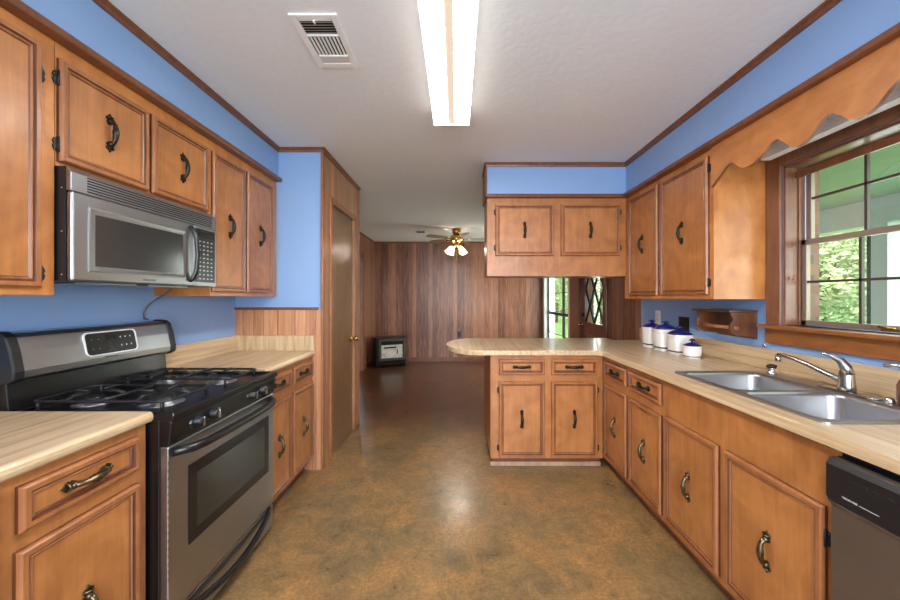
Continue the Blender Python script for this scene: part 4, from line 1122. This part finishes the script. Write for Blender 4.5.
b = NB(); box(b, XR, XO, wy1 - 0.012, wy1, wz0, wz1); box(b, XR, XO, wy0, wy0 + 0.012, wz0, wz1); box(b, XR, XO, wy0 + 0.012, wy1 - 0.012, wz1 - 0.012, wz1); obj('window_jamb', b, 'post', w2)
b = NB()
for z in (0.65, 1.40, 1.72): box(b, 1.83, 1.84, wy0, wy1, z - 0.006, z + 0.006)
obj('muntin', b, 'blackmat', w2)
b = NB(); box(b, 1.834, 1.836, wy0 + 0.02, wy1 - 0.02, wz0 + 0.02, wz1 - 0.02); obj('window_glass', b, 'glass', w2)

# front door with diamond lattice glass
d1 = struct_root('door_1', (XR, FD[0], 0))
b = NB(); cw = 0.09
box(b, XR - 0.02, XR, FD[1], FD[1] + 0.42, 0, FD[3] + cw); box(b, XR - 0.02, XR, FD[0] - cw * 0.6, FD[0], 0, FD[3] + cw); box(b, XR - 0.02, XR, FD[0], FD[1], FD[3], FD[3] + cw)
obj('door_casing', b, 'crown', d1, 0.004)
gy, gY, gz, gZ = FD[0] + 0.14, FD[1] - 0.14, 0.98, 1.90
b = NB(); xa, xb = 1.79, 1.835
box(b, xa, xb, FD[0], gy, 0.01, FD[3]); box(b, xa, xb, gY, FD[1], 0.01, FD[3]); box(b, xa, xb, gy, gY, 0.01, gz); box(b, xa, xb, gy, gY, gZ, FD[3])
rings(b, (xa - 0.0003, gy, 0.20), (0, 1, 0), (0, 0, 1), (-1, 0, 0), gY - gy, 0.62, [(0, 0), (0, 0.004), (0.02, 0.012), (0.05, 0.006), (0.08, 0.010)])
obj('door_leaf', b, 'frontdoor', d1, 0.002)
b = NB(); box(b, 1.811, 1.813, gy, gY, gz, gZ); obj('door_glass', b, 'glass', d1)
b = NB(); wgl = gY - gy; nx = 2; dh = 0.46; cwd = wgl / nx
def lat(y0, z0, y1, z1):     # one lead bar
    tube(b, [(1.806, y0, z0), (1.806, y1, z1)], 0.014, 6)
for k in range(nx):
    for j in range(2):
        lat(gy + k * cwd, gz + j * dh, gy + (k + 1) * cwd, gz + (j + 1) * dh); lat(gy + (k + 1) * cwd, gz + j * dh, gy + k * cwd, gz + (j + 1) * dh)
obj('lattice', b, 'blackmat', d1)
b = NB(); lathe(b, [(0.03, 0), (0.028, -0.008), (0.012, -0.012), (0.012, -0.04), (0.026, -0.05), (0.028, -0.065), (0.014, -0.075)], xa, FD[1] - 0.07, 0.94, 18, 'x'); obj('door_knob', b, 'brass', d1)
b = NB(); lathe(b, [(0.028, 0), (0.026, -0.012), (0.012, -0.02)], xa, FD[1] - 0.07, 1.08, 16, 'x'); obj('dead_bolt', b, 'blackmat', d1)

# ------------------------------------------------------------ outside
struct('ground', box(NB(), 2.0, 45, -12, 45, -0.35, -0.15), 'grass')
struct('floor_porch', box(NB(), XO, 4.4, -2.0, 7.6, -0.15, -0.02), 'slab')
struct('ceiling_porch', box(NB(), XO, 4.5, -2.0, 7.6, 2.30, 2.36), 'porch')
struct('trim_porch_beam', box(NB(), 4.12, 4.30, -2.0, 7.6, 2.04, 2.30), 'post', 0.004)
for i, py in enumerate((0.9, 3.53, 6.9)):
    t = thing('porch_post', (4.21, py, -0.02), ['pale porch post south of the kitchen window view', 'pale painted porch post seen through the sink window', 'pale porch post outside the dining window'][i], 'post', 'porch posts')
    b = NB(); box(b, 4.14, 4.28, py - 0.07, py + 0.07, 0.0, 2.02); obj('shaft', b, 'post', t, 0.006)
    b = NB(); box(b, 4.11, 4.31, py - 0.10, py + 0.10, -0.0198, 0.10); obj('plinth', b, 'post', t, 0.006)
    b = NB(); box(b, 4.16, 4.24, py + 0.0705, py + 0.125, 0.101, 1.979); obj('shaded_side_strip', b, 'shaded_side', t, 0.006)  # dark strip added to stand in for the post's shaded side
    b = NB(); box(b, 4.12, 4.30, py - 0.09, py + 0.09, 1.98, 2.0398); obj('cap', b, 'post', t, 0.006)

def leaf_mesh(name, mat, n, rx, rz, size, seed):
    g = random.Random(seed); b = NB()
    for _ in range(n):
        while True:
            p = Vector((g.uniform(-1, 1), g.uniform(-1, 1), g.uniform(-1, 1)))
            if 0.25 < p.length < 1: break
        lump = 1 + 0.25 * math.sin(5 * p.x + seed) * math.sin(4 * p.z + 2 * p.y)
        c = Vector((p.x * rx * lump, p.y * rx * lump, p.z * rz * lump))
        u = Vector((g.uniform(-1, 1), g.uniform(-1, 1), g.uniform(-0.6, 0.6))).normalized(); v = u.orthogonal().normalized(); s = size * g.uniform(0.6, 1.3)
        b.faces.new([b.verts.new(c + q) for q in (u * s, v * s * 0.5, -u * s, -v * s * 0.5)])
    me = bpy.data.meshes.new(name); b.to_mesh(me); b.free(); me.materials.append(M[mat]); return me
CROWNS = [leaf_mesh('crown', 'leaf', 9000, 2.1, 2.4, 0.10, 1), leaf_mesh('crown', 'leaf_b', 9000, 2.4, 2.3, 0.085, 2)]
def trunk_mesh():
    b = NB(); tube(b, [(0, 0, -0.2), (0.05, 0, 1.2), (-0.05, 0.05, 2.6), (0.05, 0, 4.0)], [0.18, 0.14, 0.11, 0.05], 10)
    for a in (0, 2.1, 4.2): tube(b, [(0, 0, 2.0), (math.cos(a) * 0.7, math.sin(a) * 0.7, 3.0), (math.cos(a) * 1.2, math.sin(a) * 1.2, 3.7)], [0.07, 0.05, 0.02], 6)
    fix(b); me = bpy.data.meshes.new('trunk'); b.to_mesh(me); b.free(); me.materials.append(M['bark']); return me
TR = trunk_mesh()
spots = [(11.0, 10.9, 2.2, 0.95, 0, 'leafy tree nearest the porch, farthest left through the sink window'), (15.5, 13.4, 2.4, 1.0, 1, 'pale leafy tree behind the porch post in the sink window'),
         (19.0, 18.8, 3.0, 1.15, 1, 'pale tree behind the nearest one in the left of the sink window'), (25.0, 21.0, 3.4, 1.3, 0, 'farthest green tree through the sink window'),
         (20.5, 13.6, 3.0, 0.95, 0, 'green tree right of the porch post at the window edge'), (27.0, 29.0, 4.2, 1.8, 0, 'large distant tree beyond the sink window'),
         (5.9, 21.6, 2.6, 1.0, 1, 'pale green tree seen through the dining window'), (8.6, 29.5, 3.6, 1.5, 0, 'tall tree farther off through the dining window'),
         (6.3, 15.6, 2.3, 0.9, 0, 'green tree seen through the diamond glass of the front door')]
for x, y, z, s, k, lab in spots:
    t = thing('tree', (x, y, -0.15), lab, 'tree', 'trees outside the windows')
    o = bpy.data.objects.new('trunk', TR); COL.objects.link(o); o.parent = t; o.scale = (s, s, s * z / 3.2)
    o = bpy.data.objects.new('crown', CROWNS[k]); COL.objects.link(o); o.parent = t; o.location = (0, 0, z + 0.2); o.scale = (s, s, s); o.rotation_euler = (0, 0, x * 1.7)
